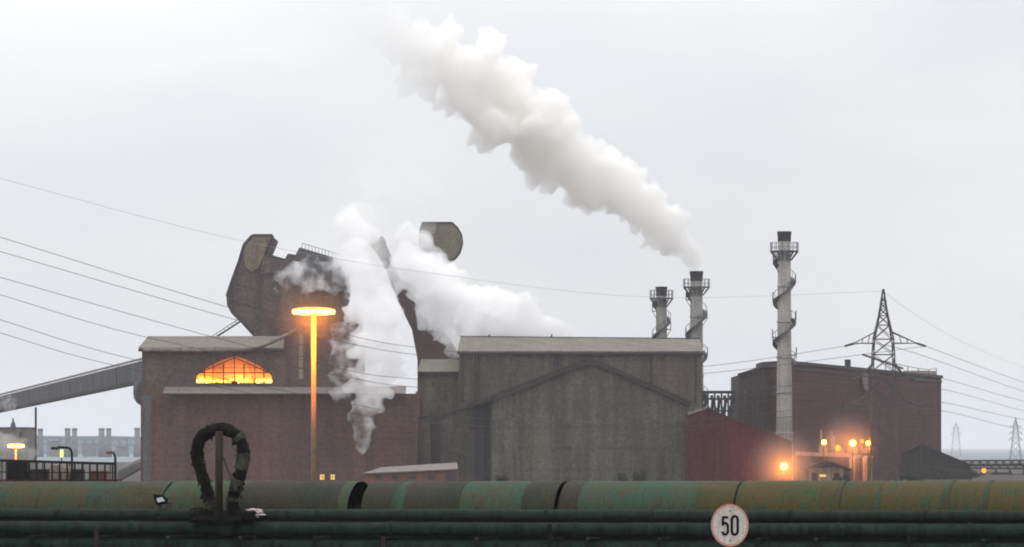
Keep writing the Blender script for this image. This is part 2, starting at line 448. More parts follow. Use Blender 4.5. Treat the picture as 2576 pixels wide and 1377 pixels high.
for px, py in ((-900, 1354), (-640, 1356), (-380, 1354), (2950, 1354), (3200, 1356), (3460, 1354), (-120, 1356), (75, 1352), (240, 1328), (418, 1356), (600, 1360), (790, 1352), (962, 1350), (1195, 1358), (1382, 1318), (1475, 1356), (1655, 1354), (1905, 1352), (2050, 1360), (2285, 1346), (2470, 1356), (2700, 1352)):
    s = S(px, -2.1); zt = zc(py, -2.1) + .0
    mb = MB(); mb.bar(C(s, -2.06, -RISE * s), C(s, -2.06, zt), .085, .07)
    mb.build('post', M['pole_green'] if px in (240, 962) else M['black_void'], rack)
    mb = MB(); mb.bar(C(s, -2.0, z2 - r2 - .035), C(s, -1.1, z2 - r2 - .035), .07, .05); mb.bar(C(s, -2.0, z3 - r3 - .035), C(s, -1.1, z3 - r3 - .035), .07, .05)
    mb.build('cross_arm', M['steel'], rack)
# thin cable tray run below the upper pipe
mb = MB(); mb.bar(C(S(-1100, -1.5), -1.5, zc(1316, -1.5)), C(S(3700, -1.5), -1.5, zc(1316, -1.5)), .2, .02)
tag(mb.build('cable_tray', M['black_void']), 'black cable tray in the gap below the upper pipe', 'cable tray')

# lyre shaped expansion loop with tattered lagging
def smooth_path(pts, k=6):
    out = []
    for i in range(len(pts) - 1):
        p0, p1_, p2_, p3_ = pts[max(i - 1, 0)], pts[i], pts[i + 1], pts[min(i + 2, len(pts) - 1)]
        for j in range(k):
            t = j / k
            out.append(.5 * ((2 * p1_) + (p2_ - p0) * t + (2 * p0 - 5 * p1_ + 4 * p2_ - p3_) * t * t + (3 * p1_ - p0 - 3 * p2_ + p3_) * t ** 3))
    out.append(pts[-1]); return out
LO = -1.95
def LP(px, py, off=LO): return C(S(px, off), off, zc(py, off) - RISE * S(px, off))
loop = thing('expansion_loop', 'black horseshoe shaped pipe loop in ragged lagging rising above the conveyor', 'pipe loop', LP(553, 1305))
pts = [LP(x, y) for x, y in ((478, 1304), (512, 1300), (527, 1275), (519, 1228), (503, 1180), (496, 1135), (509, 1098), (553, 1076), (598, 1098), (612, 1135), (607, 1180), (594, 1228), (584, 1268), (594, 1298), (640, 1304))]
pth = smooth_path(pts, 14)
mb = MB(); rb = W(16.5, YC)
mb.tube(pth, [rb * (1.0 + .14 * noise.noise(Vector((i * .11, 0, 0)))) for i in range(len(pth))], 18)
o = mb.build('lagged_tube', M['insulation'], loop, smooth=True)
for v in o.data.vertices:
    nn = noise.turbulence(v.co * 9.0, 4, False) - .4
    v.co += v.normal * nn * .035
mb = MB(); rnd = random.Random(3)
for i in range(110):
    k = rnd.randrange(8, len(pth) - 8); p = pth[k]; d_ = (pth[k + 1] - pth[k - 1]).normalized()
    u = Vector((rnd.uniform(-1, 1), rnd.uniform(-.9, .1), rnd.uniform(-1, 1))); u = (u - d_ * u.dot(d_)).normalized()
    q = p + u * rb * 1.0; l = rnd.uniform(.03, .09); w_ = rnd.uniform(.015, .045)
    e = q + u * l * .5 + Vector((rnd.uniform(-.04, .04), 0, -l * .7))
    mb.add([q - d_ * w_, q + d_ * w_, e + d_ * w_ * .4, e - d_ * w_ * .5, q + u * .012], [(0, 1, 2, 3), (0, 4, 1), (0, 3, 4), (1, 4, 2), (2, 4, 3)])
tag(mb.build('rag_flakes', M['insulation'], loop), kind='stuff')
for a0, a1 in ((24, 33), (128, 142), (148, 158), (163, 168), (112, 118)):
    mb = MB(); mb.tube(pth[a0:a1], [rb * 1.05 + .012 * noise.noise(Vector((j * 1.3, a0, 0))) for j in range(a1 - a0)], 14)
    pale = mb.build('bare_pipe_patch', weathered('bare_pale_lagging', (.13, .13, .10), (.06, .05, .045), (.04, .035, .03), 5, patch=.5, seed=31), loop, smooth=True); pale['label'] = 'pale bared stretch of lagging'
mb = MB(); mb.tube([LP(551, 1312, LO - .22), LP(551, 1084, LO - .22)], W(9.5, YC), 12); mb.build('support_post', M['pole_green'], loop, smooth=True)
mb = MB(); mb.bar(LP(561, 1150, LO - .15), LP(590, 1230, LO - .15), .04); mb.bar(LP(585, 1205, LO - .15), LP(594, 1235, LO - .15), .07); mb.build('brace', M['steel'], loop)
mb = MB(); mb.box(-.6, .6, -.18, .18, -.05, .05); o = mb.build('saddle', M['black_void'], loop); o.matrix_parent_inverse = Matrix(); o.location = Vector((0, 0, -.02)); o.rotation_euler = (0, 0, -TH)
# scraps of lagging
for px, py, n_, lab, nm, mt in ((637, 1295, .2, 'pale torn lagging bundle on the pipe right of the horseshoe loop', 'lagging_bundle', M['white_rag']), (497, 1292, .17, 'dark ragged lagging heap on the pipe left of the horseshoe loop', 'lagging_bundle', M['insulation'])):
    bm = bmesh.new(); bmesh.ops.create_icosphere(bm, subdivisions=4, radius=1)
    for v in bm.verts:
        v.co = Vector((v.co.x * n_ * 1.15, v.co.y * n_ * .7, v.co.z * n_ * .5)) * (1 + .9 * (noise.turbulence(v.co * 1.6 + Vector((px, 0, 0)), 3, True) - .35))
    me = bpy.data.meshes.new(nm); bm.to_mesh(me); bm.free(); me.materials.append(mt)
    o = bpy.data.objects.new(nm, me); COL.objects.link(o); o.location = LP(px, py, -1.75); tag(o, lab, 'lagging', 'lagging scraps')
# small floodlight standing on the pipe
fl = thing('floodlight', 'small unlit black floodlight with white reflector clamped on the upper pipe', 'floodlight', LP(403, 1300, -1.6))
mb = MB(); q = LP(403, 1262, -1.6); w_ = W(17, YC)
mb.prism([q + Vector((x * w_, -.09, z * w_ * .8)) for x, z in ((-1.1, 1.15), (.35, 1.0), (1.25, .2), (1.1, -.75), (-.6, -.9))],
         [q + Vector((x * w_ * .7, .12, z * w_ * .6)) for x, z in ((-1.1, 1.15), (.35, 1.0), (1.25, .2), (1.1, -.75), (-.6, -.9))])
mb.build('housing', M['black_void'], fl, bevel=.01)
mb = MB(); mb.prism([q + Vector((x * w_, -.1, z * w_)) for x, z in ((-.5, .25), (.35, .45), (.75, -.15), (-.3, -.35))], [q + Vector((x * w_, -.085, z * w_)) for x, z in ((-.5, .25), (.35, .45), (.75, -.15), (-.3, -.35))])
mb.build('reflector', M['reflector'], fl)
mb = MB(); mb.tube([q + Vector((.05, 0, .1)), LP(414, 1240, -1.6), LP(432, 1218, -1.6)], .018, 8); mb.build('arm', M['pole_green'], fl)
mb = MB(); mb.bar(LP(401, 1310, -1.6), LP(402, 1272, -1.6), .09, .09); mb.build('bracket', M['steel'], fl)
mb = MB(); mb.lathe(q + Vector((w_ * 1.35, -.02, -w_ * .55)), [(.02, -.05), (.06, -.04), (.06, .04), (.02, .05)], 10); mb.build('lamp_socket', plain('purple_socket', (.08, .035, .09), .6), fl)

# speed sign
YS = 58.0
cx = P(1836, 1322, YS); rs = W(49, YS)
sg = thing('speed_sign', 'round white 50 speed sign with faded red rim on a post by the pipes', 'speed sign', (cx.x, cx.y, 0))
def disc(r0, r1, y0, y1, n=64):
    m = MB(); vs = []
    for r, y in ((r0, y0), (r1, y0), (r1, y1), (r0, y1)):
        vs += [cx + Vector((r * .965 * math.cos(2 * math.pi * k / n), y, r * 1.09 * math.sin(2 * math.pi * k / n))) for k in range(n)]
    fs = []
    for i in range(4):
        j = (i + 1) % 4
        fs += [(i * n + k, i * n + (k + 1) % n, j * n + (k + 1) % n, j * n + k) for k in range(n)]
    return m.add(vs, fs)
n_ = 64
mb = MB(); f_ = [cx + Vector((rs * .90 * .965 * math.cos(2 * math.pi * k / n_), -.004, rs * .90 * 1.09 * math.sin(2 * math.pi * k / n_))) for k in range(n_)]
mb.prism(f_, [v + Vector((0, .012, 0)) for v in f_]); mb.build('sign_face', M['white_sign'], sg)
disc(rs * .90, rs, -.006, .012).build('rim', M['pink_rim'], sg)
def stroke(path, w, wh=None):
    """flat lettering stroke: ribbon along a path in units of the sign radius"""
    m = MB(); L_, R_ = [], []
    for i, (x, z) in enumerate(path):
        x0, z0 = path[max(i - 1, 0)]; x1, z1_ = path[min(i + 1, len(path) - 1)]
        dx, dz = x1 - x0, z1_ - z0; l = math.hypot(dx, dz); nx, nz = -dz / l * w / 2, dx / l * w / 2
        L_.append((x + nx, z + nz)); R_.append((x - nx, z - nz))
    for i in range(len(path) - 1):
        q = [L_[i], L_[i + 1], R_[i + 1], R_[i]]
        f = [cx + Vector((x * rs, -.010, z * rs)) for x, z in q]; m.prism(f, [v + Vector((0, .005, 0)) for v in f])
    return m
def arc(cx_, cz, rx, rz, a0, a1, n=18): return [(cx_ + rx * math.cos(R(a0 + (a1 - a0) * i / n)), cz + rz * math.sin(R(a0 + (a1 - a0) * i / n))) for i in range(n + 1)]
zero = arc(.25, .30, .15, .17, 0, 180) + arc(.25, -.30, .15, .17, 180, 360) + [(.40, .30)]
stroke(zero, .13).build('numeral', M['black_paint'], sg)
five = stroke([(-.08, .41), (-.40, .41)], .125)
b5 = stroke([(-.355, .45), (-.365, .02)], .115); c5 = stroke([(-.39, -.005)] + arc(-.25, -.02, .14, .14, 150, 20, 8) + arc(-.245, -.26, .145, .21, 10, -165, 16), .125)
for m_ in (b5, c5): five.add(m_.v, m_.f)
five.build('numeral', M['black_paint'], sg)
mb = MB(); mb.tube([(cx.x, cx.y + .05, 0), (cx.x, cx.y + .05, cx.z + rs * .9)], .035, 10); mb.build('post', M['steel'], sg)
mb = MB(); mb.bar((cx.x - .2, cx.y + .018, cx.z + .12), (cx.x + .2, cx.y + .018, cx.z + .12), .012, .04); mb.build('clamp', M['steel'], sg)
for dz in (.74, -.76):
    mb = MB(); mb.lathe((cx.x, cx.y - .008, cx.z + dz * rs), [(.009, -.009), (.011, 0), (.009, .009)], 8); mb.build('bolt', M['steel'], sg)

# ------------------------------------------------------------------ left: walkway with railing, goosenecks, galleries, far plant
YW = 200.0
wk = thing('walkway', 'dark raised steel walkway with a railing and bins left of the works', 'walkway', P(140, 1215, YW))
mb = MB(); mb.ext([(-1000, 1207), (292, 1207), (292, 1230), (-1000, 1230)], YW, 3.0); mb.build('deck', weathered('rusty_deck', (.2, .06, .035), (.06, .03, .025), (.03, .02, .02), .9, seed=33), wk)
def rail_y(px): return 1157 + px * .035 if px > 0 else 1157 + px * .027
for row in (0, 1):
    Yr = YW + row * 2.9
    mb = MB(); mb.bar(P(-1000, 1130, Yr), P(292, rail_y(292), Yr), .12, .14); mb.build('handrail', M['black_void'], wk)
    px = -990 + row * 9
    while px < 292:
        mb = MB(); mb.bar(P(px, 1210, Yr), P(px, rail_y(px), Yr), .085 if row == 0 else .05); mb.build('rail_post', M['black_void'], wk); px += 19 if row == 0 else 34
mb = MB(); mb.bar(P(-1000, 1180, YW), P(292, 1190, YW), .05, .05); mb.build('mid_rail', M['black_void'], wk)
for i, (x0, x1, y0, mt, nm, lab) in enumerate(((18, 68, 1160, 'black_void', 'equipment_cabinet', 'tall black cabinet at the left end of the walkway'), (76, 118, 1180, 'clad_dark', 'equipment_cabinet', 'low dark cabinet beside the tall black cabinet'), (126, 150, 1168, 'cream_tank', 'equipment_cabinet', 'beige cabinet in the middle of the walkway'),
        (158, 174, 1175, 'cream_tank', 'equipment_cabinet', 'narrow beige cabinet beside the tall gooseneck lamp'), (180, 208, 1180, 'clad_dark', 'equipment_cabinet', 'dark cabinet right of the tall gooseneck lamp'), (226, 268, 1184, 'brick_shed', 'equipment_cabinet', 'rusty brown chest near the right end of the walkway'))):
    b_ = MB(); b_.ext([(x0, 1207), (x1, 1207), (x1, y0), (x0, y0 + 1)], YW + .5, 1.2)
    hw = thing(nm, lab, 'cabinet', P((x0 + x1) / 2, 1207, YW + .5), 'cabinets on the walkway')
    b_.build('body', M[mt], hw, bevel=.04)
    b_ = MB(); b_.ext([(x0 + 3, 1204), (x1 - 3, 1204), (x1 - 3, y0 + 5), (x0 + 3, y0 + 5)], YW + .44, .05); b_.build('door', M[mt], hw)
for bx, ty, hx, lab in ((181, 1127, 140, 'tall gooseneck lamp with long arm on the walkway'), (290, 1138, 279, 'short gooseneck lamp at the right end of the walkway')):
    t = thing('gooseneck_lamp', lab, 'lamp', P(bx, 1210, YW - .3), 'gooseneck lamps on the walkway')
    mb = MB(); mb.tube([P(bx, 1212, YW - .3), P(bx, ty + 14, YW - .3), P(bx - 3, ty + 4, YW - .3), P(bx - 9, ty, YW - .3), P(hx + 6, ty - (2 if hx < 200 else 0), YW - .3)], .065, 8); mb.build('pole', M['black_void'], t, smooth=True)
    mb = MB(); q = P(hx, ty, YW - .3); mb.box(q.x - .24, q.x + .2, q.y - .12, q.y + .12, q.z - .1, q.z + .05); mb.build('lamp_head', M['pole_green'] if hx < 200 else M['brick_shed'], t, bevel=.03)
# galleries
def gallery(name, label, A, B, depth, mat, group=None):
    (ax, at_, ab, aY), (bx, bt, bb, bY) = A, B
    t = thing(name, label, 'conveyor gallery', (P(ax, ab, aY) + P(bx, bb, bY)) / 2, group)
    a0, a1, b0, b1 = P(ax, ab, aY), P(ax, at_, aY), P(bx, bb, bY), P(bx, bt, bY); o_ = Vector((0, depth, 0))
    mb = MB(); mb.add([a0, b0, b1, a1, a0 + o_, b0 + o_, b1 + o_, a1 + o_], [(0, 1, 2, 3), (7, 6, 5, 4), (0, 4, 5, 1), (3, 2, 6, 7), (0, 3, 7, 4), (1, 5, 6, 2)]); mb.build('gallery_box', mat, t)
    mb = MB(); e = Vector((0, -.15, .12)); mb.add([a1 + e, b1 + e, b1 + o_ - e * .0 + Vector((0, .2, .5)), a1 + o_ + Vector((0, .2, .5)), a1 + e + Vector((0, 0, .25)), b1 + e + Vector((0, 0, .25)), b1 + o_ + Vector((0, .2, .75)), a1 + o_ + Vector((0, .2, .75))],
        [(0, 1, 2, 3), (4, 7, 6, 5), (0, 4, 5, 1), (2, 6, 7, 3), (0, 3, 7, 4), (1, 5, 6, 2)]); mb.build('roof', M['roof_sheet'], t)
    mb = MB(); e = Vector((0, -.12, .35)); mb.bar(a0 + e, b0 + e, .22, .5); mb.build('bottom_chord', M['trim'], t)
    for k in range(1, 20):
        f = k / 20; mb = MB(); mb.bar(a0.lerp(b0, f) + Vector((0, -.06, .6)), a1.lerp(b1, f) + Vector((0, -.06, 0)), .14); mb.build('rib', mat, t)
    return t
gallery('conveyor_gallery', 'long grey sloping conveyor gallery climbing to the mill from the left', (-435, 1106, 1127, 1000), (357, 908, 964, 600), 4, M['gallery'])
gallery('conveyor_gallery', 'short low sloping gallery at the foot of the mill', (296, 1188, 1212, 640), (357, 1160, 1178, 610), 3.5, M['gallery'])
mb = MB(); mb.bar(P(90, 1025, 705), (X(90, 705), 705, 0), .38); 
tr = thing('gallery_trestle', 'single slim steel leg carrying the long sloping gallery', 'trestle', (X(90, 705), 705, 0)); mb.build('leg', M['steel'], tr)
mb = MB(); mb.box(X(78, 705), X(102, 705), 704, 706.5, 0, .5); mb.build('footing', M['concrete'], tr)
mb = MB(); q = P(130, 982, 722)
for i in range(7):
    mb.box(q.x - 1.4 + i * .8, q.x - 1.0 + i * .8, q.y - 5, q.y - 4.5, q.z + i * .18, q.z + .9 + i * .2)
# ball shaped tank behind the mill's left corner
tk = thing('round_tank', 'grey round bellied tank tucked under the gallery beside the mill', 'tank', (X(356, 600), 600, 0))
mb = MB(); z0 = Z(1020, 600); mb.lathe((X(357, 600), 600, z0), [(.2, 0), (.75, .3), (1.25, 1.0), (1.45, 2.0), (1.4, 3.2), (1.2, 3.9), (.3, 4.1)], 24); mb.build('vessel', M['gallery'], tk, smooth=True)
mb = MB(); mb.tube([(X(357, 600) + .3, 600.2, 0), (X(357, 600) + .3, 600.2, z0 + .2)], .25, 10); mb.build('stem', M['steel'], tk)
# far stacks in the haze
for x0, x1, top, lab in ((79, 91, 1079, 'first hazy far chimney from the left, beside the dark trestle leg'), (95, 108, 1079, 'second hazy far chimney from the left'),
        (163, 177, 1078, 'left chimney of the middle hazy pair'), (181, 194, 1078, 'right chimney of the middle hazy pair'), (248, 263, 1078, 'left chimney of the hazy pair over the short gooseneck lamp'), (267, 280, 1078, 'right chimney of the hazy pair over the short gooseneck lamp'), (338, 352, 1077, 'lone hazy far chimney close to the mill wall')):
    Yf = 2300; t = thing('far_chimney', lab, 'chimney', (X((x0 + x1) / 2, Yf), Yf, 0), 'hazy chimneys far behind on the left')
    r = W((x1 - x0) / 2, Yf); h = Z(top, Yf)
    mb = MB(); mb.lathe((X((x0 + x1) / 2, Yf), Yf, 0), [(r * 1.35, 0), (r * 1.2, h * .35), (r, h * .7), (r, h)], 16); mb.build('shaft', M['far_concrete'], t, smooth=True)
    mb = MB(); mb.lathe((X((x0 + x1) / 2, Yf), Yf, h - 1.4), [(r * 1.06, 0), (r * 1.06, 1.5)], 16); mb.build('rim_band', M['gallery'], t)
Yf = 2280
t = thing('pipe_bridge', 'hazy lattice pipe bridge linking the far chimneys', 'pipe bridge', (X(190, Yf), Yf, 0))
mb = MB()
for y_ in (1102, 1118): mb.bar(P(92, y_, Yf), P(345, y_ + 2, Yf), .7)
mb.build('pipes', M['far_concrete'], t)
mb = MB(); x_ = 92
while x_ < 345:
    mb.bar(P(x_, 1102, Yf), P(x_ + 11, 1118, Yf), .4); mb.bar(P(x_ + 11, 1118, Yf), P(x_ + 22, 1102, Yf), .4); x_ += 22
mb.build('lattice', M['far_concrete'], t)
for px in (120, 150, 215, 235, 300, 320):
    mb = MB(); mb.bar((X(px, Yf), Yf, 0), P(px, 1102 + (px % 3), Yf), 1.0); mb.build('leg', M['far_concrete'], t)
for px, y_, w_, lab in ((135, 1112, 12, 'hazy low box building between the left pair of far chimneys and the middle pair'), (222, 1118, 16, 'hazy low box building right of the middle far chimneys'), (305, 1125, 14, 'hazy low box building left of the lone far chimney')):
    t = thing('far_building', lab, 'building', (X(px, 2400), 2400, 0), 'hazy low far buildings')
    mb = MB(); mb.box(X(px - w_, 2400), X(px + w_, 2400), 2400, 2415, 0, Z(y_, 2400)); mb.build('wall', M['far_concrete'], t)
    mb = MB(); mb.box(X(px - w_ - 1, 2400), X(px + w_ + 1, 2400), 2399, 2416, Z(y_, 2400), Z(y_ - 2, 2400)); mb.build('roof', M['gallery'], t)
# little brown works building at far left
Yb = 900
t = thing('works_house', 'small hazy brown building with a roof vent behind the left lamp', 'building', (X(30, Yb), Yb, 0))
mb = MB(); mb.box(X(-60, Yb), X(68, Yb), Yb, Yb + 15, 0, Z(1078, Yb)); mb.build('wall', M['roof_sheet'], t)
mb = MB(); mb.box(X(-62, Yb), X(70, Yb), Yb - .3, Yb + 15.3, Z(1078, Yb), Z(1075, Yb)); mb.build('roof', M['gallery'], t)
mb = MB(); mb.lathe(P(33, 1075, Yb + 4), [(.7, 0), (.6, .8), (.25, 1.4), (.2, 2.2)], 10); mb.build('roof_vent', M['gallery'], t)
for px in (-20, 5, 48):
    mb = MB(); mb.box(X(px, Yb), X(px + 9, Yb), Yb - .08, Yb - .02, Z(1098, Yb), Z(1088, Yb)); mb.build('window', M['trim'], t)
# yellow green little signal lamp
mb = MB(); q = P(155, 1143, 330); t = thing('signal_lamp', 'small yellow green signal light on a slim pole behind the walkway', 'lamp', (q.x, q.y, 0))
mb.lathe(q - Vector((0, 0, .3)), [(.08, 0), (.16, .1), (.16, .6), (.08, .72)], 10); mb.build('lens', M['green_lamp'], t)
mb = MB(); mb.tube([(q.x, q.y, 0), (q.x, q.y, q.z - .3)], .06, 8); mb.build('pole', M['steel'], t)

# high masts with a ring of sodium lamps
def mast(label, px, yc, Y, crown, thick, pole, nl, power):
    base = Vector((X(px, Y), Y, 0)); zt = Z(yc, Y)
    t = thing('high_mast_light', label, 'lamp mast', base, 'high mast lights')
    r = W(crown / 2, Y); hh = W(thick, Y); rp = W(pole / 2, Y)
    mb = MB(); mb.tube([base, base + Vector((0, 0, zt * .5)), base + Vector((0, 0, zt))], [rp * 1.12, rp * 1.03, rp * .9], 16); mb.build('pole', M['lamplit_pole'], t, smooth=True)
    mb = MB(); mb.lathe(base + Vector((0, 0, zt + hh * .28)), [(rp, 0), (r * .7, .01), (r * .8, hh * .03), (r * .7, hh * .08), (r * .4, hh * .16), (rp, hh * .22)], 32); mb.build('crown', M['lamplit_pole'], t)
    mb = MB(); mb.lathe(base + Vector((0, 0, zt - hh * .42)), [(rp * 1.05, 0), (rp * 1.5, .02), (rp * 1.5, hh * .6), (rp * 1.05, hh * .62)], 16); mb.build('collar', M['lamplit_pole'], t)
    for k in range(nl):
        a_ = 2 * math.pi * (k + .5) / nl
        c_ = base + Vector((math.cos(a_) * r * .78, math.sin(a_) * r * .78, zt - hh * .05))
        mb = MB(); e = Vector((math.cos(a_), math.sin(a_), 0)) * r * .2; s_ = Vector((-math.sin(a_), math.cos(a_), 0)) * r * .18
        mb.prism([c_ - e - s_ - Vector((0, 0, hh * .34)), c_ + e - s_ - Vector((0, 0, hh * .26)), c_ + e + s_ - Vector((0, 0, hh * .26)), c_ - e + s_ - Vector((0, 0, hh * .34))],
                 [c_ - e - s_ + Vector((0, 0, hh * .24)), c_ + e - s_ + Vector((0, 0, hh * .2)), c_ + e + s_ + Vector((0, 0, hh * .2)), c_ - e + s_ + Vector((0, 0, hh * .24))])
        mb.build('lamp_unit', M['sodium'], t, bevel=hh * .1)
    lamp('mast_light', t, base + Vector((0, -r * 1.05, zt - hh * 1.1)), power, .4)
    return t
mast('tall orange lit mast lamp with a wide glowing ring of lights before the mill', 789, 783, 300, 108, 22, 12.5, 10, 20000)
mast('small far mast lamp glowing orange in the steam at the left edge', 40, 1121, 500, 42, 14, 4, 8, 2500)

# ------------------------------------------------------------------ the mill
def window_grid(mb, x0, x1, y0, y1, nx, ny, Y, w):
    for i in range(nx + 1):
        x = x0 + (x1 - x0) * i / nx; mb.bar(P(x, y0, Y), P(x, y1, Y), w)
    for j in range(ny + 1):
        y = y0 + (y1 - y0) * j / ny; mb.bar(P(x0, y, Y), P(x1, y, Y), w)
YM = 580.0
mill = thing('steel_mill', 'big reddish brown mill hall with an orange glowing arched window and pale ledge', 'mill building', (X(650, YM), YM + 20, 0))
# lower wall and upper wall, with the glowing opening cut out of the front
mb = MB(); zl = Z(991, YM)
mb.box(X(357, YM), X(1050, YM), YM - 1.2, YM + 45, 0, zl); mb.build('lower_wall', M['mill_brick'], mill)
xL, xR = X(357, YM), X(900, YM); zt = Z(879, YM); zb = zl
arch = [(493, 968), (493, 946), (503, 934), (526, 919), (556, 904), (590, 893), (624, 904), (654, 919), (676, 934), (685, 946), (685, 968)]
ap = [P(x, y, YM) for x, y in arch]
mb = MB()
outer = [Vector((xL, YM, zb)), Vector((xR, YM, zb)), Vector((xR, YM, zt)), Vector((xL, YM, zt))]
# front wall as quads round the arch
def q4(a, b, c, d_): mb.add([a, b, c, d_], [(0, 1, 2, 3)])
zsill = ap[0].z
mb.add([outer[0], outer[1], Vector((xR, YM, zsill)), Vector((xL, YM, zsill))], [(0, 1, 2, 3)])
mb.add([Vector((xL, YM, zsill)), ap[0], Vector((ap[0].x, YM, zt)), outer[3]], [(0, 1, 2, 3)])
mb.add([ap[-1], Vector((xR, YM, zsill)), outer[2], Vector((ap[-1].x, YM, zt))], [(0, 1, 2, 3)])
for i in range(1, len(ap) - 2):
    q4(ap[i], ap[i + 1], Vector((ap[i + 1].x, YM, zt)), Vector((ap[i].x, YM, zt)))
for i in range(len(ap)):                                   # reveal
    a_, b_ = ap[i], ap[(i + 1) % len(ap)]; o_ = Vector((0, .8, 0)); q4(a_, b_, b_ + o_, a_ + o_)
bk = YM + 30
for (xa, ya), (xb, yb) in (((xL, YM), (xL, bk)), ((xL, bk), (xR, bk)), ((xR, bk), (xR, YM))):
    mb.add([(xa, ya, zb), (xb, yb, zb), (xb, yb, zt), (xa, ya, zt)], [(0, 1, 2, 3)])
mb.build('upper_wall', M['mill_upper'], mill)
# room behind the arch: floor, back wall, roof trusses, lamps
win = MB(); x0, x1 = ap[0].x - 3, ap[-1].x + 3
win.add([(x0, YM + .8, zsill - .4), (x1, YM + .8, zsill - .4), (x1, YM + 6, zsill - .4), (x0, YM + 6, zsill - .4), (x0, YM + 6, zt - .5), (x1, YM + 6, zt - .5), (x0, YM + .8, zt - .5), (x1, YM + .8, zt - .5)],
        [(0, 1, 2, 3), (3, 2, 5, 4), (4, 5, 7, 6), (0, 3, 4, 6), (1, 7, 5, 2)])
wo = win.build('arched_window', M['hall_inside'], mill); wo['label'] = 'orange glowing arched opening'
mb = MB()
for x in (493, 536, 590, 641, 685):
    yy = 893 + abs(x - 590) ** 1.6 * .031
    mb.bar(P(x, 968, YM + .4), P(x, min(940, yy), YM + .4), .16)
for i in range(1, len(ap) - 2): mb.bar(ap[i] + Vector((0, .4, -.06)), ap[i + 1] + Vector((0, .4, -.06)), .2)
mb.bar(P(505, 926, YM + .5), P(675, 926, YM + .5), .1); mb.bar(P(620, 898, YM + .5), P(641, 968, YM + .5), .07)
mb.bar(P(493, 966, YM + .4), P(685, 966, YM + .4), .25)
mb.build('mullions', M['trim'], wo)
rnw = random.Random(11)
for i in range(26):
    px = 497 + i * 7.3 + rnw.uniform(-2.5, 2.5); hot = any(abs(px - h_) < 14 for h_ in (505, 610, 660, 678))
    if not hot and rnw.random() < .45: continue
    k_ = rnw.uniform(.9, 1.25) if hot else rnw.uniform(.45, .7); q = P(px, 959 + rnw.uniform(-3, 2), YM + 4.6 + rnw.uniform(-.4, .4))
    mb = MB(); mb.lathe(q - Vector((0, 0, .25 * k_)), [(.08, 0), (.28 * k_, .08), (.3 * k_, .3 * k_), (.08, .5 * k_)], 12); mb.build('hall_lamp', M['sodium_hall'], wo)
for px, pw in ((505, 900), (522, 420), (545, 330), (572, 280), (608, 1100), (636, 420), (660, 800), (680, 800)):
    lamp('hall_light', wo, P(px, 960, YM + 4.9), pw, .4, (1, .26, .015))
mb = MB()
for px in (515, 562, 614, 664): mb.bar(P(px, 970, YM + 2.4), P(px, 915, YM + 2.4), .22, .22)
for x0_, y0_, x1_, y1_ in ((480, 948, 590, 900), (590, 900, 700, 948), (480, 938, 700, 938)): mb.bar(P(x0_, y0_, YM + 2.6), P(x1_, y1_, YM + 2.6), .18, .18)
mb.build('roof_truss', M['trim'], wo)
for x0_, x1_, y_ in ((582, 598, 959), (540, 548, 962)):
    mb = MB(); mb.box(X(x0_, YM + 3), X(x1_, YM + 3), YM + 3, YM + 3.8, zsill - .3, Z(y_, YM + 3)); mb.build('machine', M['clad_dark'], wo)
# pale roof slope of the wing
mb = MB(); zr = Z(851, YM + 16)
def slab(mb, a, b, c, d_, t=.3):
    n_ = (b - a).cross(d_ - a).normalized() * t
    mb.prism([a, b, c, d_], [a + n_, b + n_, c + n_, d_ + n_])
slab(mb, Vector((xL - .5, YM - .6, zt - .05)), Vector((X(715, YM), YM - .6, zt - .05)), Vector((X(700, YM), YM + 15, zr)), Vector((xL - .5, YM + 15, zr)))
slab(mb, Vector((xL - .5, YM + 15.01, zr)), Vector((X(700, YM), YM + 15.01, zr)), Vector((X(700, YM), bk + .6, zt - .05)), Vector((xL - .5, bk + .6, zt - .05)))
mb.build('roof', M['roof_sheet'], mill)
mb = MB(); mb.prism([Vector((xL + .02, YM, zt)), Vector((xL + .02, bk, zt)), Vector((xL + .02, YM + 15, zr - .05))], [Vector((xL + .5, YM, zt)), Vector((xL + .5, bk, zt)), Vector((xL + .5, YM + 15, zr - .05))]); mb.build('gable_end', M['mill_upper'], mill)
mb = MB(); mb.box(xL - .5, X(700, YM), YM - .85, YM - .62, zt - .38, zt - .02); mb.build('gutter', M['trim'], mill)
mb = MB(); slab(mb, Vector((X(415, YM), YM - 3.6, Z(991, YM) - .1)), Vector((X(1022, YM), YM - 3.6, Z(991, YM) - .1)), Vector((X(1022, YM), YM + .3, Z(974, YM))), Vector((X(415, YM), YM + .3, Z(974, YM))), .15); mb.build('ledge', M['ledge'], mill)
mb = MB()
for px in (359, 384, 470, 560, 650, 740, 830, 930, 1020):
    mb = MB(); mb.bar((X(px, YM), YM - 1.3, 0), (X(px, YM), YM - 1.3, zl - 1.0), .35, .3); mb.build('pilaster', M['mill_brick'], mill)
mb = MB(); mb.box(X(357, YM) - .02, X(386, YM), YM - 1.42, YM - 1.24, 0, zl - .3); o = mb.build('corner_panel', M['gallery'], mill)
for px, w_ in ((806, 11), (830, 13)):
    mb = MB(); mb.box(X(px, YM), X(px + w_, YM), YM - 1.3, YM - 1.22, Z(1207, YM), Z(1194, YM)); o = mb.build('window', M['warm_pane'], mill); o['label'] = 'small yellow lit window'
    f = MB(); f.bar(P(px + w_ / 2, 1208, YM - 1.34), P(px + w_ / 2, 1193, YM - 1.34), .08); f.bar(P(px, 1200, YM - 1.34), P(px + w_, 1200, YM - 1.34), .08); f.build('glazing_bar', M['trim'], o)
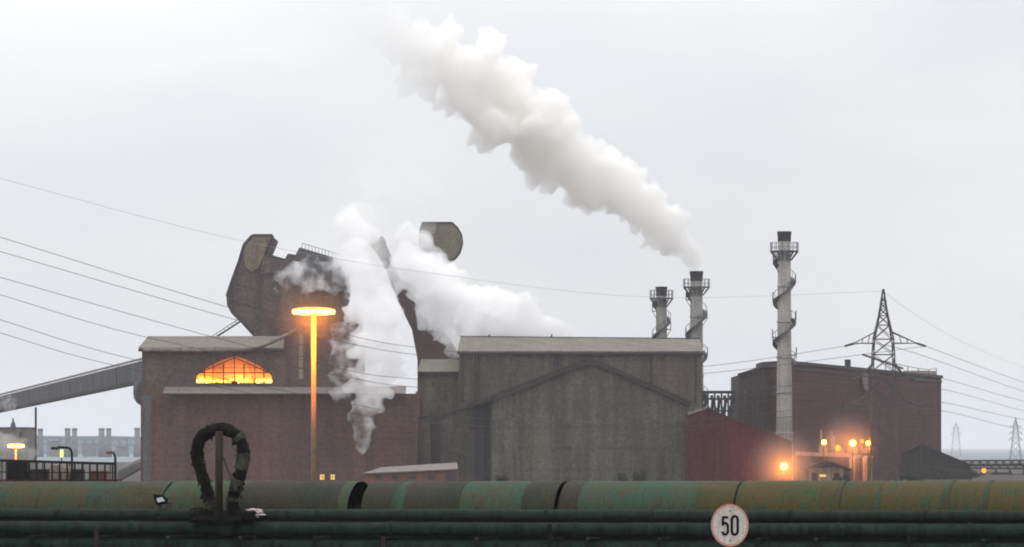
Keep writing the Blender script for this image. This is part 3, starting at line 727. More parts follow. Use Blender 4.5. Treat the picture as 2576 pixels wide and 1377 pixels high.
# central tower face rising behind steam
mb = MB(); mb.prism([Vector((X(x, YM), y, zl - .2)) for x, y in ((700, YM - .3), (900, YM - .3), (900, YM + 28), (700, YM + 28))],
                    [Vector((X(x, YM), y, Z(t_, YM))) for x, y, t_ in ((718, YM - .3, 835), (895, YM - .3, 790), (895, YM + 28, 790), (690, YM + 28, 845))])
mb.build('tower_wall', M['mill_upper'], mill)
mb = MB(); mb.ext([(752, 838), (763, 838), (763, 955), (752, 955)], YM - .5, .3); o = mb.build('strip_window', M['glass_strip'], mill)
mb = MB()
for y_ in (838, 868, 897, 926, 955): mb.bar(P(751, y_, YM - .55), P(764, y_, YM - .55), .12)
mb.build('frame', M['mill_upper'], o)
# curved gutter rail sweeping up to the tower
mb = MB(); pp = smooth_path([P(360, 881, YM - 1.0), P(560, 882, YM - 1.0), P(640, 876, YM - 1.0), P(690, 858, YM - 1.0), P(745, 832, YM - 1.0)], 8); mb.tube(pp, .32, 8); mb.build('swept_gutter', M['roof_sheet'], mill, smooth=True)

# leaning hoods and ducts above the mill
YH = 604.0
hd = thing('furnace_hood', 'dark leaning furnace hood with stepped cowls and a curved left flank above the mill', 'furnace hood', (X(720, YH), YH + 8, Z(850, YH)))
body = [(650, 855), (606, 807), (585, 787), (573, 763), (571, 745), (582, 712), (602, 657), (614.5, 615), (635, 593), (686, 593), (666, 641), (716, 655), (760, 655), (868, 668), (872, 720), (862, 800), (862, 855)]
mb = MB(); mb.ext(body, YH, 16); mb.build('hood_body', M['hopper'], hd, bevel=.25)
elbow = [(616, 621), (637, 597), (683, 596), (664, 642), (651, 676), (633, 685), (618, 674), (611, 647)]
mb = MB(); mb.ext(elbow, YH - .5, .7); o = mb.build('mouth_plate', M['hopper_pale'], hd, bevel=.12); o['label'] = 'paler olive curved mouth plate'
mb = MB()
for i in range(len(body) - 4): mb.bar(P(*body[i], YH - .15), P(*body[i + 1], YH - .15), .22, .5)
mb.build('edge_flange', M['trim'], hd)
mb = MB()
for (xa_, ya_), (xb_, yb_) in (((598, 668), (690, 700)), ((584, 708), (700, 742)), ((573, 750), (715, 790)), ((590, 790), (720, 815)), ((655, 690), (640, 850)), ((700, 690), (690, 850))):
    mb.bar(P(xa_, ya_, YH - .12), P(xb_, yb_, YH - .12), .16, .3)
mb.build('plate_seams', M['hopper'], hd)
mb = MB()
for k in range(13):
    f = k / 12; mb.bar(P(760 + 100 * f, 624.5 + 30 * f, YH + 2), P(760 + 100 * f, 612 + 30 * f, YH + 2), .07)
mb.bar(P(760, 612, YH + 2), P(860, 642, YH + 2), .08); mb.build('roof_railing', M['trim'], hd)
mb = MB(); mb.ext([(660, 645), (720, 657), (724, 690), (655, 690)], YH - .4, 9); mb.build('stepped_plate', M['hopper'], hd, bevel=.15)
mb = MB(); mb.ext([(716, 652), (724, 638), (748, 642), (744, 690), (712, 690)], YH - .9, 9); mb.build('side_cowl', M['hopper'], hd, bevel=.12)
mb = MB(); mb.ext([(738, 652), (753, 622), (866, 656), (874, 735), (736, 720)], YH - 1.6, 11); mb.build('main_cowl', weathered('cowl_plate', (.13, .135, .15), (.17, .17, .18), (.075, .065, .075), .2, seed=40), hd, bevel=.15)
mb = MB()
mb.bar(P(538, 852, YH - 3), P(606, 808, YH - 3), .2, .28); mb.bar(P(534, 846, YH - 3), P(600, 803, YH - 3), .1)
for k in range(8):
    f = k / 7; mb.bar(P(538, 852, YH - 3).lerp(P(606, 808, YH - 3), f), P(534, 846, YH - 3).lerp(P(600, 803, YH - 3), f), .08)
mb.build('walkway_stair', M['trim'], hd)
ch = thing('leaning_flue', 'dark leaning brick red flue mostly lost in steam right of the furnace hood', 'flue', (X(1090, 672), 676, 0))
mb = MB(); mb.ext([(932, 612), (962, 597), (984, 645), (1004, 700), (1070, 735), (1106, 780), (1100, 815), (1132, 852), (1160, 900), (1160, 1000), (1050, 1000), (1050, 905), (1036, 830), (1002, 760), (966, 670)], 672, 8); mb.build('flue_body', weathered('flue_brick', (.10, .062, .058), (.125, .08, .072), (.07, .052, .052), .2, seed=41), ch, bevel=.25)
mb = MB(); mb.box(X(1046, 670), X(1170, 670), 670, 686, 0, Z(985, 670)); mb.build('base', M['mill_upper'], ch)
mb = MB(); mb.ext([(928, 612), (962, 594), (968, 603), (934, 622)], 671, 10); mb.build('cap_flange', M['steel'], ch)
dr = thing('drum_cowl', 'round beige cowl with a flat top poking out of the steam', 'exhaust cowl', (X(1115, 684), 688, 0))
outl = [(1062, 560), (1138, 560), (1152, 574), (1161, 590), (1164, 610), (1158, 632), (1146, 648), (1128, 659), (1104, 662), (1076, 652), (1058, 628), (1054, 590)]
mb = MB(); mb.ext(outl, 684, 7); mb.build('cowl', M['drum'], dr, bevel=.12)
mb = MB()
for i in range(len(outl)):
    mb.bar(P(*outl[i], 683.9), P(*outl[(i + 1) % len(outl)], 683.9), .22)
mb.build('rim', M['trim'], dr)
mb = MB(); mb.tube([P(1102, 625, 688), P(1096, 690, 688), P(1082, 800, 688), (X(1080, 688), 688, 0)], [2.0, 1.9, 1.7, 1.7], 16); mb.build('riser_duct', M['hopper'], dr, smooth=True)

# ------------------------------------------------------------------ centre: sheds
def ribs(parent, x0, x1, y0, y1, Y, step, mat, w=.16, name='cladding_ribs'):
    mb = MB(); x = x0 + step / 2
    while x < x1:
        yt = y1(x) if callable(y1) else y1
        mb.bar(P(x, y0, Y), P(x, yt, Y), w, .08); x += step
    mb.build(name, mat, parent)
YC2 = 596.0
hc = thing('long_shed', 'long beige corrugated shed with a pale pitched roof behind the big gable', 'shed', (X(1460, YC2), YC2 + 12, 0))
xa, xb = X(1155, YC2), X(1765, YC2); ze = Z(887, YC2)
mb = MB(); mb.box(xa, xb, YC2, YC2 + 26, 0, ze); mb.build('wall', M['clad_olive'], hc)
rY = YC2 + 13; zrg = Z(852, rY)
mb = MB(); slab(mb, Vector((xa - .3, YC2 - .7, ze - .05)), Vector((xb + .3, YC2 - .7, ze - .05)), Vector((xb + .3, rY, zrg - .35)), Vector((xa + .1, rY, zrg)), .25)
slab(mb, Vector((xa + .1, rY + .01, zrg)), Vector((xb + .3, rY + .01, zrg - .35)), Vector((xb + .3, YC2 + 26.7, ze - .05)), Vector((xa - .3, YC2 + 26.7, ze - .05)), .25)
mb.build('roof', M['roof_sheet'], hc)
for xx, dz in ((xa + .02, 0), (xb - .42, -.35)):
    mb = MB(); mb.prism([Vector((xx, YC2, ze)), Vector((xx, YC2 + 26, ze)), Vector((xx, rY, zrg - .1 + dz))], [Vector((xx + .4, YC2, ze)), Vector((xx + .4, YC2 + 26, ze)), Vector((xx + .4, rY, zrg - .1 + dz))]); mb.build('gable_end', M['clad_dark'], hc)
mb = MB(); mb.bar(Vector((xa, rY, zrg + .36)), Vector((xb + .3, rY, zrg)), .3, .16); mb.build('ridge_cap', M['trim'], hc)
mb = MB(); mb.box(xa - .3, xb + .3, YC2 - .95, YC2 - .72, ze - .32, ze - .02); mb.build('gutter', M['trim'], hc)
ribs(hc, 1160, 1764, 1210, 889, YC2 - .02, 12, M['clad_olive'])
mb = MB(); mb.ext([(1391, 892), (1405, 892), (1405, 924), (1391, 924)], YC2 - .5, .45); mb.build('vent', M['trim'], hc)
mb = MB(); mb.ext([(1386, 888.5), (1410, 888.5), (1410, 892), (1386, 892)], YC2 - 1.5, 1.45); mb.build('vent_hood', M['clad_dark'], hc)
for px in (1164, 1196, 1204, 1638, 1750): 
    mb = MB(); mb.tube([P(px, 889, YC2 - .25), P(px, 1015, YC2 - .25)], .13, 8); mb.build('downpipe', M['clad_dark'], hc)
for k, px in enumerate((1228, 1385)):
    mb = MB(); q = P(px, 853, rY); mb.tube([q, q + Vector((.25, 0, .75))], .12, 8); mb.build('roof_pipe', M['trim'], hc)
YB = 602.0
hb = thing('annex_shed', 'narrow beige annex with a pale roof between the mill and the long shed', 'shed', (X(1102, YB), YB + 8, 0))
mb = MB(); mb.box(X(1052, YB), X(1157, YB), YB, YB + 14, 0, Z(938, YB)); mb.build('wall', M['clad_olive'], hb)
mb = MB(); slab(mb, Vector((X(1050, YB), YB - .5, Z(938, YB))), Vector((X(1154, YB), YB - .5, Z(938, YB))), Vector((X(1154, YB), YB + 8, Z(907, YB + 8))), Vector((X(1056, YB), YB + 8, Z(907, YB + 8))), .2)
mb.build('roof', M['roof_sheet'], hb)
mb = MB(); mb.box(X(1050, YB), X(1154, YB), YB - .7, YB - .52, Z(941, YB), Z(937, YB)); mb.build('gutter', M['trim'], hb)
ribs(hb, 1056, 1152, 1210, 942, YB - .02, 12, M['clad_olive'])
# left lean to below the annex
YL = 585.0
hl = thing('side_shed', 'brown sloping roofed side shed left of the big gable with dark strips', 'shed', (X(1105, YL), YL + 5, 0))
o_ = [(1024, 1212 + 40), (1195, 1212 + 40), (1195, 1018), (1120, 1046), (1075, 1056), (1024, 1056)]
mb = MB(); mb.ext([(1024, 1218), (1196, 1218), (1196, 1018), (1120, 1047), (1075, 1057), (1024, 1057)], YL, 8); mb.build('wall', M['clad_olive'], hl)
mb = MB(); mb.bar(P(1198, 1015, YL - .25), P(1118, 1045, YL - .25), .4, .35); mb.bar(P(1118, 1045, YL - .25), P(1024, 1056, YL - .25), .4, .35); mb.build('roof_edge', M['trim'], hl)
for x0, x1 in ((1028, 1040), (1083, 1108)):
    mb = MB(); mb.ext([(x0, 1212), (x1, 1212), (x1, 1058), (x0, 1058)], YL - .2, .15); mb.build('cladding_strip', M['clad_dark'], hl)
ribs(hl, 1042, 1082, 1210, 1060, YL - .02, 10, M['clad_olive']); ribs(hl, 1110, 1185, 1210, lambda x: 1052 - (x - 1110) * .38, YL - .02, 10, M['clad_olive'])
# big gable
YG = 566.0
hg = thing('gable_hall', 'big grey brown corrugated gable wall in front of the long shed', 'hall', (X(1485, YG), YG + 12, 0))
gp = [(1237, 1222), (1731, 1222), (1731, 1020), (1487, 912), (1237, 1008)]
mb = MB(); mb.ext(gp, YG, 24); mb.build('gable_wall', M['clad_gable'], hg)
def gy(x): return (1008 - (x - 1237) * (96 / 250.0)) if x < 1487 else (912 + (x - 1487) * (108 / 244.0))
mb = MB(); mb.bar(P(1175, 1026, YG - .5), P(1487, 908, YG - .5), 1.0, .42); mb.bar(P(1487, 908, YG - .5), P(1737, 1019, YG - .5), 1.0, .42); mb.build('verge', M['clad_dark'], hg)
mb = MB()
for sgn, xe, ye in ((-1, 1175, 1024), (1, 1740, 1018)):
    a_, b_ = P(1487, 904, YG + .2), P(xe, ye - 3, YG + .2); o2 = Vector((0, 25, 0)); u_ = Vector((0, 0, .3)); mb.prism([a_, b_, b_ + o2, a_ + o2], [a_ + u_, b_ + u_, b_ + o2 + u_, a_ + o2 + u_])
mb.build('roof', M['clad_dark'], hg)
ribs(hg, 1240, 1730, 1222, lambda x: gy(x) + 4, YG - .01, 9.5, M['clad_gable'], .1)
mb = MB()
for y_ in (1020, 1072, 1126, 1180):
    xl = 1238 if y_ > 1012 else 1237; mb.bar(P(xl, y_, YG - .05), P(1730, y_, YG - .05), .1, .12)
mb.build('girts', M['clad_gable'], hg)
mb = MB(); mb.ext([(1188, 1222), (1237, 1222), (1237, 1006), (1212, 1014), (1188, 1022)], YG + 4, 14); mb.build('recessed_bay', M['trim'], hg)  # shade of the open bay put in as a dark solid slab
mb = MB()
for k in range(6):
    y_ = 1030 + k * 34; mb.bar(P(1190, y_, YG + 3.6), P(1236, y_ + 34, YG + 3.6), .16); mb.bar(P(1190, y_, YG + 3.6), P(1236, y_, YG + 3.6), .2)
for x_ in (1190, 1213, 1234): mb.bar(P(x_, 1222, YG + 3.5), P(x_, 1015, YG + 3.5), .3)
mb.build('bay_frame', M['steel'], hg)
# brick lean to with pale roof
YS2 = 548.0
hs = thing('brick_lean_to', 'low orange brick lean to with a pale roof before the side shed', 'shed', (X(1040, YS2), YS2 + 4, 0))
mb = MB(); mb.ext([(918, 1224), (1150, 1224), (1150, 1184), (918, 1192)], YS2, 9); mb.build('wall', M['brick_shed'], hs)
mb = MB(); slab(mb, P(912, 1193, YS2 - .5), P(1152, 1182, YS2 - .5), P(1150, 1166, YS2 + 9), P(960, 1178, YS2 + 9), .14); mb.build('roof', M['ledge'], hs)
mb = MB(); mb.ext([(1121, 1224), (1148, 1224), (1148, 1190), (1121, 1190)], YS2 - .12, .1); mb.build('door', M['trim'], hs)
for px in (945, 985, 1030, 1075):
    mb = MB(); mb.ext([(px, 1205), (px + 16, 1205), (px + 16, 1197), (px, 1197)], YS2 - .1, .06); mb.build('window', M['trim'], hs)
# red shed
YR = 556.0
hr = thing('red_shed', 'dark red corrugated shed with sloping roof right of the big gable', 'shed', (X(1850, YR), YR + 8, 0))
mb = MB(); mb.ext([(1732, 1224), (1992, 1224), (1992, 1113), (1775, 1029), (1732, 1042)], YR, 16); mb.build('wall', M['clad_red'], hr)
mb = MB(); mb.bar(P(1730, 1041, YR - .15), P(1775, 1027, YR - .15), .5, .4); mb.build('pale_verge', M['ledge'], hr)
mb = MB(); mb.bar(P(1775, 1027, YR - .1), P(1995, 1113, YR - .1), .5, .2); mb.build('verge', M['clad_red'], hr)
ribs(hr, 1734, 1990, 1222, lambda x: 1045 - (x - 1732) * .3 if x < 1775 else 1033 + (x - 1775) * .39, YR - .03, 9, M['clad_red'], .18)
mb = MB(); mb.ext([(1860, 1224), (1905, 1224), (1905, 1150), (1860, 1150)], YR - .14, .1); o = mb.build('door', M['clad_red'], hr)
# lattice bridge between shed and right building
YT = 640.0
br = thing('lattice_bridge', 'dark lattice pipe bridge between the long shed and the brick building', 'bridge', (X(1812, YT), YT, 0))
mb = MB()
for y_, w_ in ((987, .5), (1004, .35), (1034, .3), (1060, .4)): mb.bar(P(1755, y_, YT), P(1870, y_, YT), w_)
mb.build('chords', M['trim'], br)
mb = MB(); k = 0; x_ = 1760
while x_ < 1862:
    mb.bar(P(x_, 1004, YT), P(x_ + 9, 1034, YT), .22); mb.bar(P(x_ + 9, 1034, YT), P(x_ + 18, 1004, YT), .22); mb.bar(P(x_ + 4, 990, YT + .5), P(x_ + 4, 1060, YT + .5), .3)
    mb.bar(P(x_, 1060, YT), P(x_ + 9, 1034, YT), .2); x_ += 17
mb.build('lattice', M['trim'], br)
mb = MB()
for x_ in (1772, 1790, 1806, 1822, 1838, 1852):
    mb.tube([P(x_, 995, YT + 2), P(x_ + 3, 1010, YT + 2), P(x_ - 2, 1060, YT + 2)], .28, 8)
mb.build('hanging_pipes', M['steel'], br)
mb = MB(); mb.box(X(1757, YT), X(1868, YT), YT - .6, YT + 3, Z(988, YT), Z(985, YT)); mb.build('walkway_deck', M['trim'], br)
for x_ in (1768, 1846):
    mb = MB(); mb.bar((X(x_, YT), YT + 1, 0), P(x_, 1060, YT + 1), .5); mb.build('leg', M['steel'], br)

# ------------------------------------------------------------------ right brick building
rb_ = thing('brick_powerhouse', 'large dark red brick powerhouse with a thin dark roof edge at right', 'building', (X(2100, 620), 640, 0))
Y1, Y2, Y3 = 602.0, 722.0, 640.0
A_ = Vector((X(1994, Y1), Y1, 0)); B_ = Vector((X(2368, Y2), Y2, 0)); D_ = Vector((X(1917, Y3), Y3, 0)); E_ = B_ + (D_ - A_)
hA = Z(917, Y1)
mb = MB(); up = Vector((0, 0, hA)); mb.prism([A_, B_, E_, D_], [A_ + up, B_ + up, E_ + up, D_ + up]); mb.build('wall', M['brick_right'], rb_)
ex = (B_ - A_).normalized(); ey = (D_ - A_).normalized()
mb = MB(); o1 = [A_ - ex * .6 - ey * .6, B_ + ex * 1.2 - ey * .6, E_ + ex * 1.2 + ey * .6, D_ - ex * .6 + ey * .6]
mb.prism([p + Vector((0, 0, hA)) for p in o1], [p + Vector((0, 0, hA + .55)) for p in o1]); mb.build('roof_edge', M['trim'], rb_)
nn = -(ey - ex * ey.dot(ex)).normalized()
def face(f, z, off=.1): return A_ + (B_ - A_) * f + nn * off + Vector((0, 0, z))
mb = MB(); mb.bar(face(.0, hA - .7, .08), face(1, hA - .7, .08), .12, .5); mb.build('cornice_band', M['pale_sheet'] if False else M['clad_right'], rb_)
mb = MB()
for f0, f1, zt_, zb_ in ((.1, .16, 14.2, 12.4), (.3, .36, 14.2, 12.4), (.66, .72, 14.2, 12.4), (.82, .88, 14.2, 12.4), (.52, .58, 9, 6)):
    mb = MB(); mb.prism([face(f0, zb_, .06), face(f1, zb_, .06), face(f1, zt_, .06), face(f0, zt_, .06)], [face(f0, zb_, -.05), face(f1, zb_, -.05), face(f1, zt_, -.05), face(f0, zt_, -.05)]); mb.build('louvre', M['brick_right'], rb_)
# pale overflow pipe at roof edge
mb = MB(); mb.prism([face(.42, hA - 3.4, .5), face(.445, hA - 3.4, .5), face(.44, hA - .4, .5), face(.40, hA - .4, .5)], [face(.42, hA - 3.4, .05), face(.445, hA - 3.4, .05), face(.44, hA - .4, .05), face(.40, hA - .4, .05)]); mb.build('roof_spout', M['ledge'], rb_)
# left lower part with a mono pitch
mb = MB(); Yq = 628; mb.ext([(1858, 1224), (1990, 1224), (1990, 905), (1916, 926), (1858, 944)], Yq, 22)
lw = mb.build('side_wing', M['clad_right'], rb_)
mb = MB(); mb.bar(P(1856, 943, Yq - .2), P(1917, 924, Yq - .2), .6, .35); mb.build('wing_verge', M['trim'], rb_)
mb = MB(); mb.ext([(1917, 928), (1990, 908), (1990, 906), (1917, 911)], Yq - .5, 16); mb.build('upper_clad', M['clad_right'], rb_)
# roof clutter on the right end
mb = MB()
zr_ = hA + .56
pr = [(.62, 1.8), (.70, 1.4), (.78, 1.2), (.86, 1.0), (.94, 1.0), (1.0, 1.4)]
for i, (f, h_) in enumerate(pr): mb.bar(face(f, zr_, -1), face(f, zr_ + h_, -1), .14)
for i in range(len(pr) - 1): mb.bar(face(pr[i][0], zr_ + pr[i][1], -1), face(pr[i + 1][0], zr_ + pr[i + 1][1], -1), .1)
mb.bar(face(.50, zr_ + 2.6, -2), face(.78, zr_ + .8, -2), .3); mb.build('roof_railing', M['steel'], rb_)
mb = MB(); mb.box(*[c for c in (face(.40, 0, -2).x - .5, face(.40, 0, -2).x + .5, face(.40, 0, -2).y - .5, face(.40, 0, -2).y + .5, zr_, zr_ + 1.4)]); mb.build('roof_vent', M['trim'], rb_)
mb = MB(); mb.prism([face(.9, zr_, -1.5), face(1.02, zr_, -1.5), face(1.02, zr_, -5), face(.9, zr_, -5)], [face(.9, zr_ + .7, -1.5), face(1.02, zr_ + .9, -1.5), face(1.02, zr_ + .9, -5), face(.9, zr_ + .7, -5)]); mb.build('roof_plant', M['cream_tank'], rb_)
# low dark annex sloping down to the right of the powerhouse
Yn = 700
an = thing('sloping_annex', 'dark low annex with a roof falling to the right of the powerhouse', 'shed', (X(2350, Yn), Yn, 0))
mb = MB(); mb.ext([(2215, 1222), (2450, 1222), (2440, 1170), (2372, 1141), (2318, 1120), (2240, 1150), (2215, 1170)], Yn - 14, 12); mb.build('wall', M['clad_dark'], an)
mb = MB(); mb.bar(P(2318, 1119, Yn - 14.2), P(2442, 1170, Yn - 14.2), .6, .25); mb.bar(P(2318, 1119, Yn - 14.2), P(2213, 1170, Yn - 14.2), .6, .25); mb.build('verge', M['trim'], an)

# ------------------------------------------------------------------ chimneys with spiral stairs
def chimney(label, cx_, Y, w, top, cap_h, plat, stairs, mat):
    base = Vector((X(cx_, Y), Y, 0)); h = Z(top, Y); r = W(w / 2, Y)
    t = thing('chimney', label, 'chimney', base, 'tall pale chimneys with spiral stairs')
    hc_ = W(cap_h, Y)
    mb = MB(); mb.lathe(base, [(r * 1.3, 0), (r * 1.12, h * .3), (r, h * .6), (r * .92, h - hc_ * .9)], 28); mb.build('shaft', mat, t, smooth=True)
    for f in (.2, .36, .5, .64, .78):
        rr = r * (1.3 - .38 * f) * 1.01; mb = MB(); mb.lathe(base + Vector((0, 0, h * f)), [(rr, 0), (rr + .05, .05), (rr + .05, .2), (rr, .25)], 28); mb.build('hoop_band', mat, t)
    mb = MB(); rc = r * .9
    mb.lathe(base + Vector((0, 0, h - hc_)), [(rc, 0), (rc * 1.06, .2), (rc * 1.06, hc_ * .5), (rc * 1.16, hc_ * .9), (rc * 1.16, hc_), (rc * .8, hc_), (rc * .78, hc_ - .8)], 28); mb.build('cap', M['soot'], t, smooth=False)
    zp = Z(plat, Y); rp = r * 2.0
    pl = MB(); n_ = 28
    for k in range(n_):
        a0, a1 = 2 * math.pi * k / n_, 2 * math.pi * (k + 1) / n_
        q = [Vector((math.cos(a) * rr, math.sin(a) * rr, 0)) for a, rr in ((a0, r), (a0, rp), (a1, rp), (a1, r))]
        pl.prism([base + v + Vector((0, 0, zp)) for v in q], [base + v + Vector((0, 0, zp + .14)) for v in q])
    plo = pl.build('platform', M['steel_far'], t)
    rl = MB()
    for k in range(14):
        a = 2 * math.pi * k / 14; v = Vector((math.cos(a) * rp, math.sin(a) * rp, 0)); rl.bar(base + v + Vector((0, 0, zp)), base + v + Vector((0, 0, zp + 1.5)), .1)
        rl.bar(base + v + Vector((0, 0, zp)), base + v * (r / rp) + Vector((0, 0, zp - 1.4)), .12)
    for hh in (.75, 1.5):
        ring = [base + Vector((math.cos(2 * math.pi * k / 28) * rp, math.sin(2 * math.pi * k / 28) * rp, zp + hh)) for k in range(29)]
        rl.tube(ring, .035, 6, cap=False)
    rl.build('railing', M['steel_far'], plo)
    # landings hung on alternate sides of the shaft
    y_, sd = plat + 32, -1
    while y_ < min(stairs[1], 940):
        zz = Z(y_, Y); rr = r * (1.3 - .38 * zz / h); ld = MB(); x0_, x1_ = sd * rr * .9, sd * (rr + r * .62)
        ld.box(base.x + min(x0_, x1_), base.x + max(x0_, x1_), base.y - r * .6, base.y + r * .6, zz, zz + .12)
        for yy in (-r * .6, 0, r * .6): ld.bar(base + Vector((x1_, yy, zz)), base + Vector((x1_, yy, zz + 1.35)), .08)
        ld.bar(base + Vector((x1_, -r * .6, zz + 1.35)), base + Vector((x1_, r * .6, zz + 1.35)), .08)
        ld.bar(base + Vector((x1_, -r * .5, zz)), base + Vector((x0_, -r * .5, zz - 1.3)), .1)
        ld.build('landing', M['steel_far'], t); y_ += 46; sd = -sd
    # helical stair: turns chosen so that it crosses the front at the photographed heights
    st = MB(); hr_ = MB()
    y_hi, y_lo, turns, ph = stairs
    z_hi, z_lo = Z(y_hi, Y), max(1.0, Z(y_lo, Y)); nst = int(turns * 40)
    prev = None; r2_ = lambda z: r * (1.3 - .38 * z / h)
    for k in range(nst + 1):
        f = k / nst; a = R(ph) - 2 * math.pi * turns * f; z = z_hi + (z_lo - z_hi) * f; ri = r2_(z); ro = ri + r * .62
        vi, vo = Vector((math.cos(a) * ri, math.sin(a) * ri, z)), Vector((math.cos(a) * ro, math.sin(a) * ro, z))
        if prev:
            st.prism([base + prev[0], base + prev[1], base + vo, base + vi], [base + p + Vector((0, 0, .2)) for p in (prev[0], prev[1], vo, vi)])
            hr_.bar(base + prev[1] + Vector((0, 0, 1.25)), base + vo + Vector((0, 0, 1.25)), .07)
            if k % 3 == 0: hr_.bar(base + vo, base + vo + Vector((0, 0, 1.25)), .07)
        prev = (vi, vo)
    so_ = st.build('spiral_stair', M['steel_far'], t); hr_.build('handrail', M['steel_far'], so_)
    return t
chimney('shortest pale chimney rising behind the right end of the long shed roof', 1664, 646, 29, 722, 24, 752, (762, 900, 1.6, 200), M['concrete_old'])
chimney('smoking pale chimney at the right end of the long shed', 1752, 642, 33, 683, 26, 724, (738, 1010, 2.6, 190), M['concrete_old'])
chimney('tallest pale chimney standing before the brick powerhouse', 1973, 588, 35, 583, 26, 634, (655, 920, 2.6, 200), M['concrete'])

# ------------------------------------------------------------------ pylons and wires
def pylon(label, cx_, Y, top, arms, base_px, waist, mat, strut):
    t = thing('pylon', label, 'pylon', (X(cx_, Y), Y, 0), 'lattice power pylons')
    zt_ = Z(top, Y)
    def hw(z):                                       # half width at height z
        pts = [(0, W(base_px, Y))] + [(Z(y_, Y), W(w_, Y)) for y_, w_ in waist] + [(zt_, .06)]
        for (z0, w0), (z1_, w1) in zip(pts, pts[1:]):
            if z <= z1_: return w0 + (w1 - w0) * (z - z0) / (z1_ - z0)
        return .06
    zs = [0]; 
    while zs[-1] < zt_ - 1.0: zs.append(zs[-1] + max(.9, hw(zs[-1]) * 1.5))
    zs[-1] = zt_
    c = Vector((X(cx_, Y), Y, 0)); mb = MB(); sg_ = ((-1, -1), (1, -1), (1, 1), (-1, 1))
    for z0, z1_ in zip(zs, zs[1:]):
        w0, w1 = hw(z0), hw(z1_)
        lo_ = [c + Vector((sx_ * w0, sy_ * w0, z0)) for sx_, sy_ in sg_]; hi_ = [c + Vector((sx_ * w1, sy_ * w1, z1_)) for sx_, sy_ in sg_]
        for i in range(4):
            j = (i + 1) % 4
            mb.bar(lo_[i], hi_[i], strut * 1.3); mb.bar(lo_[i], hi_[j], strut * .75); mb.bar(lo_[j], hi_[i], strut * .75); mb.bar(hi_[i], hi_[j], strut * .75)
    mb.build('lattice', mat, t)
    ends = []
    for y_, ll, lr in arms:
        z = Z(y_, Y); w0 = hw(z); L_, R_ = c + Vector((-W(ll, Y), 0, z)), c + Vector((W(lr, Y), 0, z))
        for s_, e in ((-1, L_), (1, R_)):
            ab = MB()
            for sy_ in (-1, 1):
                ab.bar(c + Vector((s_ * w0, sy_ * w0, z)), e, strut); w1 = hw(z + w0 * 1.15); ab.bar(c + Vector((s_ * w1, sy_ * w1, z + w0 * 1.15)), e, strut)
            for f in (.3, .6):
                a_ = (c + Vector((s_ * w0, -w0, z))).lerp(e, f); b_ = (c + Vector((s_ * w1, -w1, z + w0 * 1.15))).lerp(e, f); ab.bar(a_, b_, strut * .7)
                ab.bar((c + Vector((s_ * w0, -w0, z))).lerp(e, f), (c + Vector((s_ * w0, w0, z))).lerp(e, f), strut * .7)
            ab.build('cross_arm', mat, t)
        for e, s_ in ((L_, -1), (R_, 1)):
            ib = MB(); q = e + Vector((s_ * 1.4, 0, -.45)) if strut > .1 else e
            if strut > .1:
                ib.tube([e, q], .17, 8); ib.build('insulator', mat, t)
            ends.append(q)
    return ends
YP = 560.0
pe = pylon('tall dark lattice pylon standing before the powerhouse', 2222, YP, 728, [(864, 74, 84), (948, 56, 56), (1008, 56, 56)], 36, [(985, 29), (860, 25), (838, 20), (790, 10)], M['steel'], .13)
pylon('small hazy lattice pylon at the right edge', 2555, 1500, 1050, [(1075, 16, 16), (1092, 18, 18), (1108, 18, 18)], 15, [(1110, 8), (1075, 5)], M['steel'], .3 if False else .09)
pylon('faintest far pylon just right of the powerhouse', 2405, 2600, 1062, [(1080, 12, 12), (1094, 14, 14)], 12, [(1095, 7), (1080, 5)], M['far_concrete'], .09)
def wire(pts, lab, group, r=.036):
    out = smooth_path([P(*p) for p in pts], 14)
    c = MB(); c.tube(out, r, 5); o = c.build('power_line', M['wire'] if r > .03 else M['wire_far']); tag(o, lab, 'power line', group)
def e2(i):
    p = pe[i]; return (1288 + p.x / p.y * F, HZ - (p.z - CAMZ) / p.y * F, p.y)
GL = 'power lines strung left of the pylon'; GR = 'power lines strung right of the pylon'
YA, YZ = 430, 560
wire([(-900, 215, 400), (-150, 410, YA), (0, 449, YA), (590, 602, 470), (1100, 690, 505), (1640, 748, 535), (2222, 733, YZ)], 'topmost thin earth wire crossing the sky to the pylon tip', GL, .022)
wire([(-900, 327, 400), (-150, 552, YA), (0, 597, YA), (580, 775, 460), (835, 834, 480), (1044, 874, 495), (1500, 917, 525), (1769, 922, 540), e2(0)], 'second highest wire in the left sky, upper of its pair', GL)
wire([(-900, 375, 400), (-150, 590, YA), (0, 633, YA), (605, 808, 460), (820, 852, 480), (1047, 893, 495), (1500, 935, 525), (1769, 940, 540), e2(1)], 'third wire down in the left sky, ending at the curved hood', GL)
wire([(-900, 440, 400), (-150, 655, YA), (0, 698, YA), (535, 848, 460), (876, 932, 480), (1051, 955, 495), (1500, 992, 525), (1769, 990, 540), e2(2)], 'fourth wire down in the left sky, meeting the mill roof by the stair', GL)
wire([(-900, 490, 400), (-150, 700, YA), (0, 742, YA), (365, 848, 455), (876, 950, 480), (1051, 975, 495), (1500, 1010, 525), (1769, 1006, 540), e2(3)], 'fifth wire down in the left sky, meeting the mill roof at its left corner', GL)
wire([(-900, 553, 400), (-150, 763, YA), (0, 805, YA), (330, 903, 455), (900, 1020, 480), (1051, 1042, 495), (1500, 1068, 525), (1769, 1055, 540), e2(4)], 'second lowest wire in the left sky, above the sloping gallery', GL)
wire([(-900, 598, 400), (-150, 798, YA), (0, 838, YA), (290, 920, 455), (900, 1042, 480), (1051, 1062, 495), (1500, 1085, 525), (1769, 1070, 540), e2(5)], 'lowest wire in the left sky, reaching the sloping gallery', GL)
wire([e2(1), (2576, 962, 760), (2750, 1010, 880)], 'highest wire right of the pylon', GR, .04)
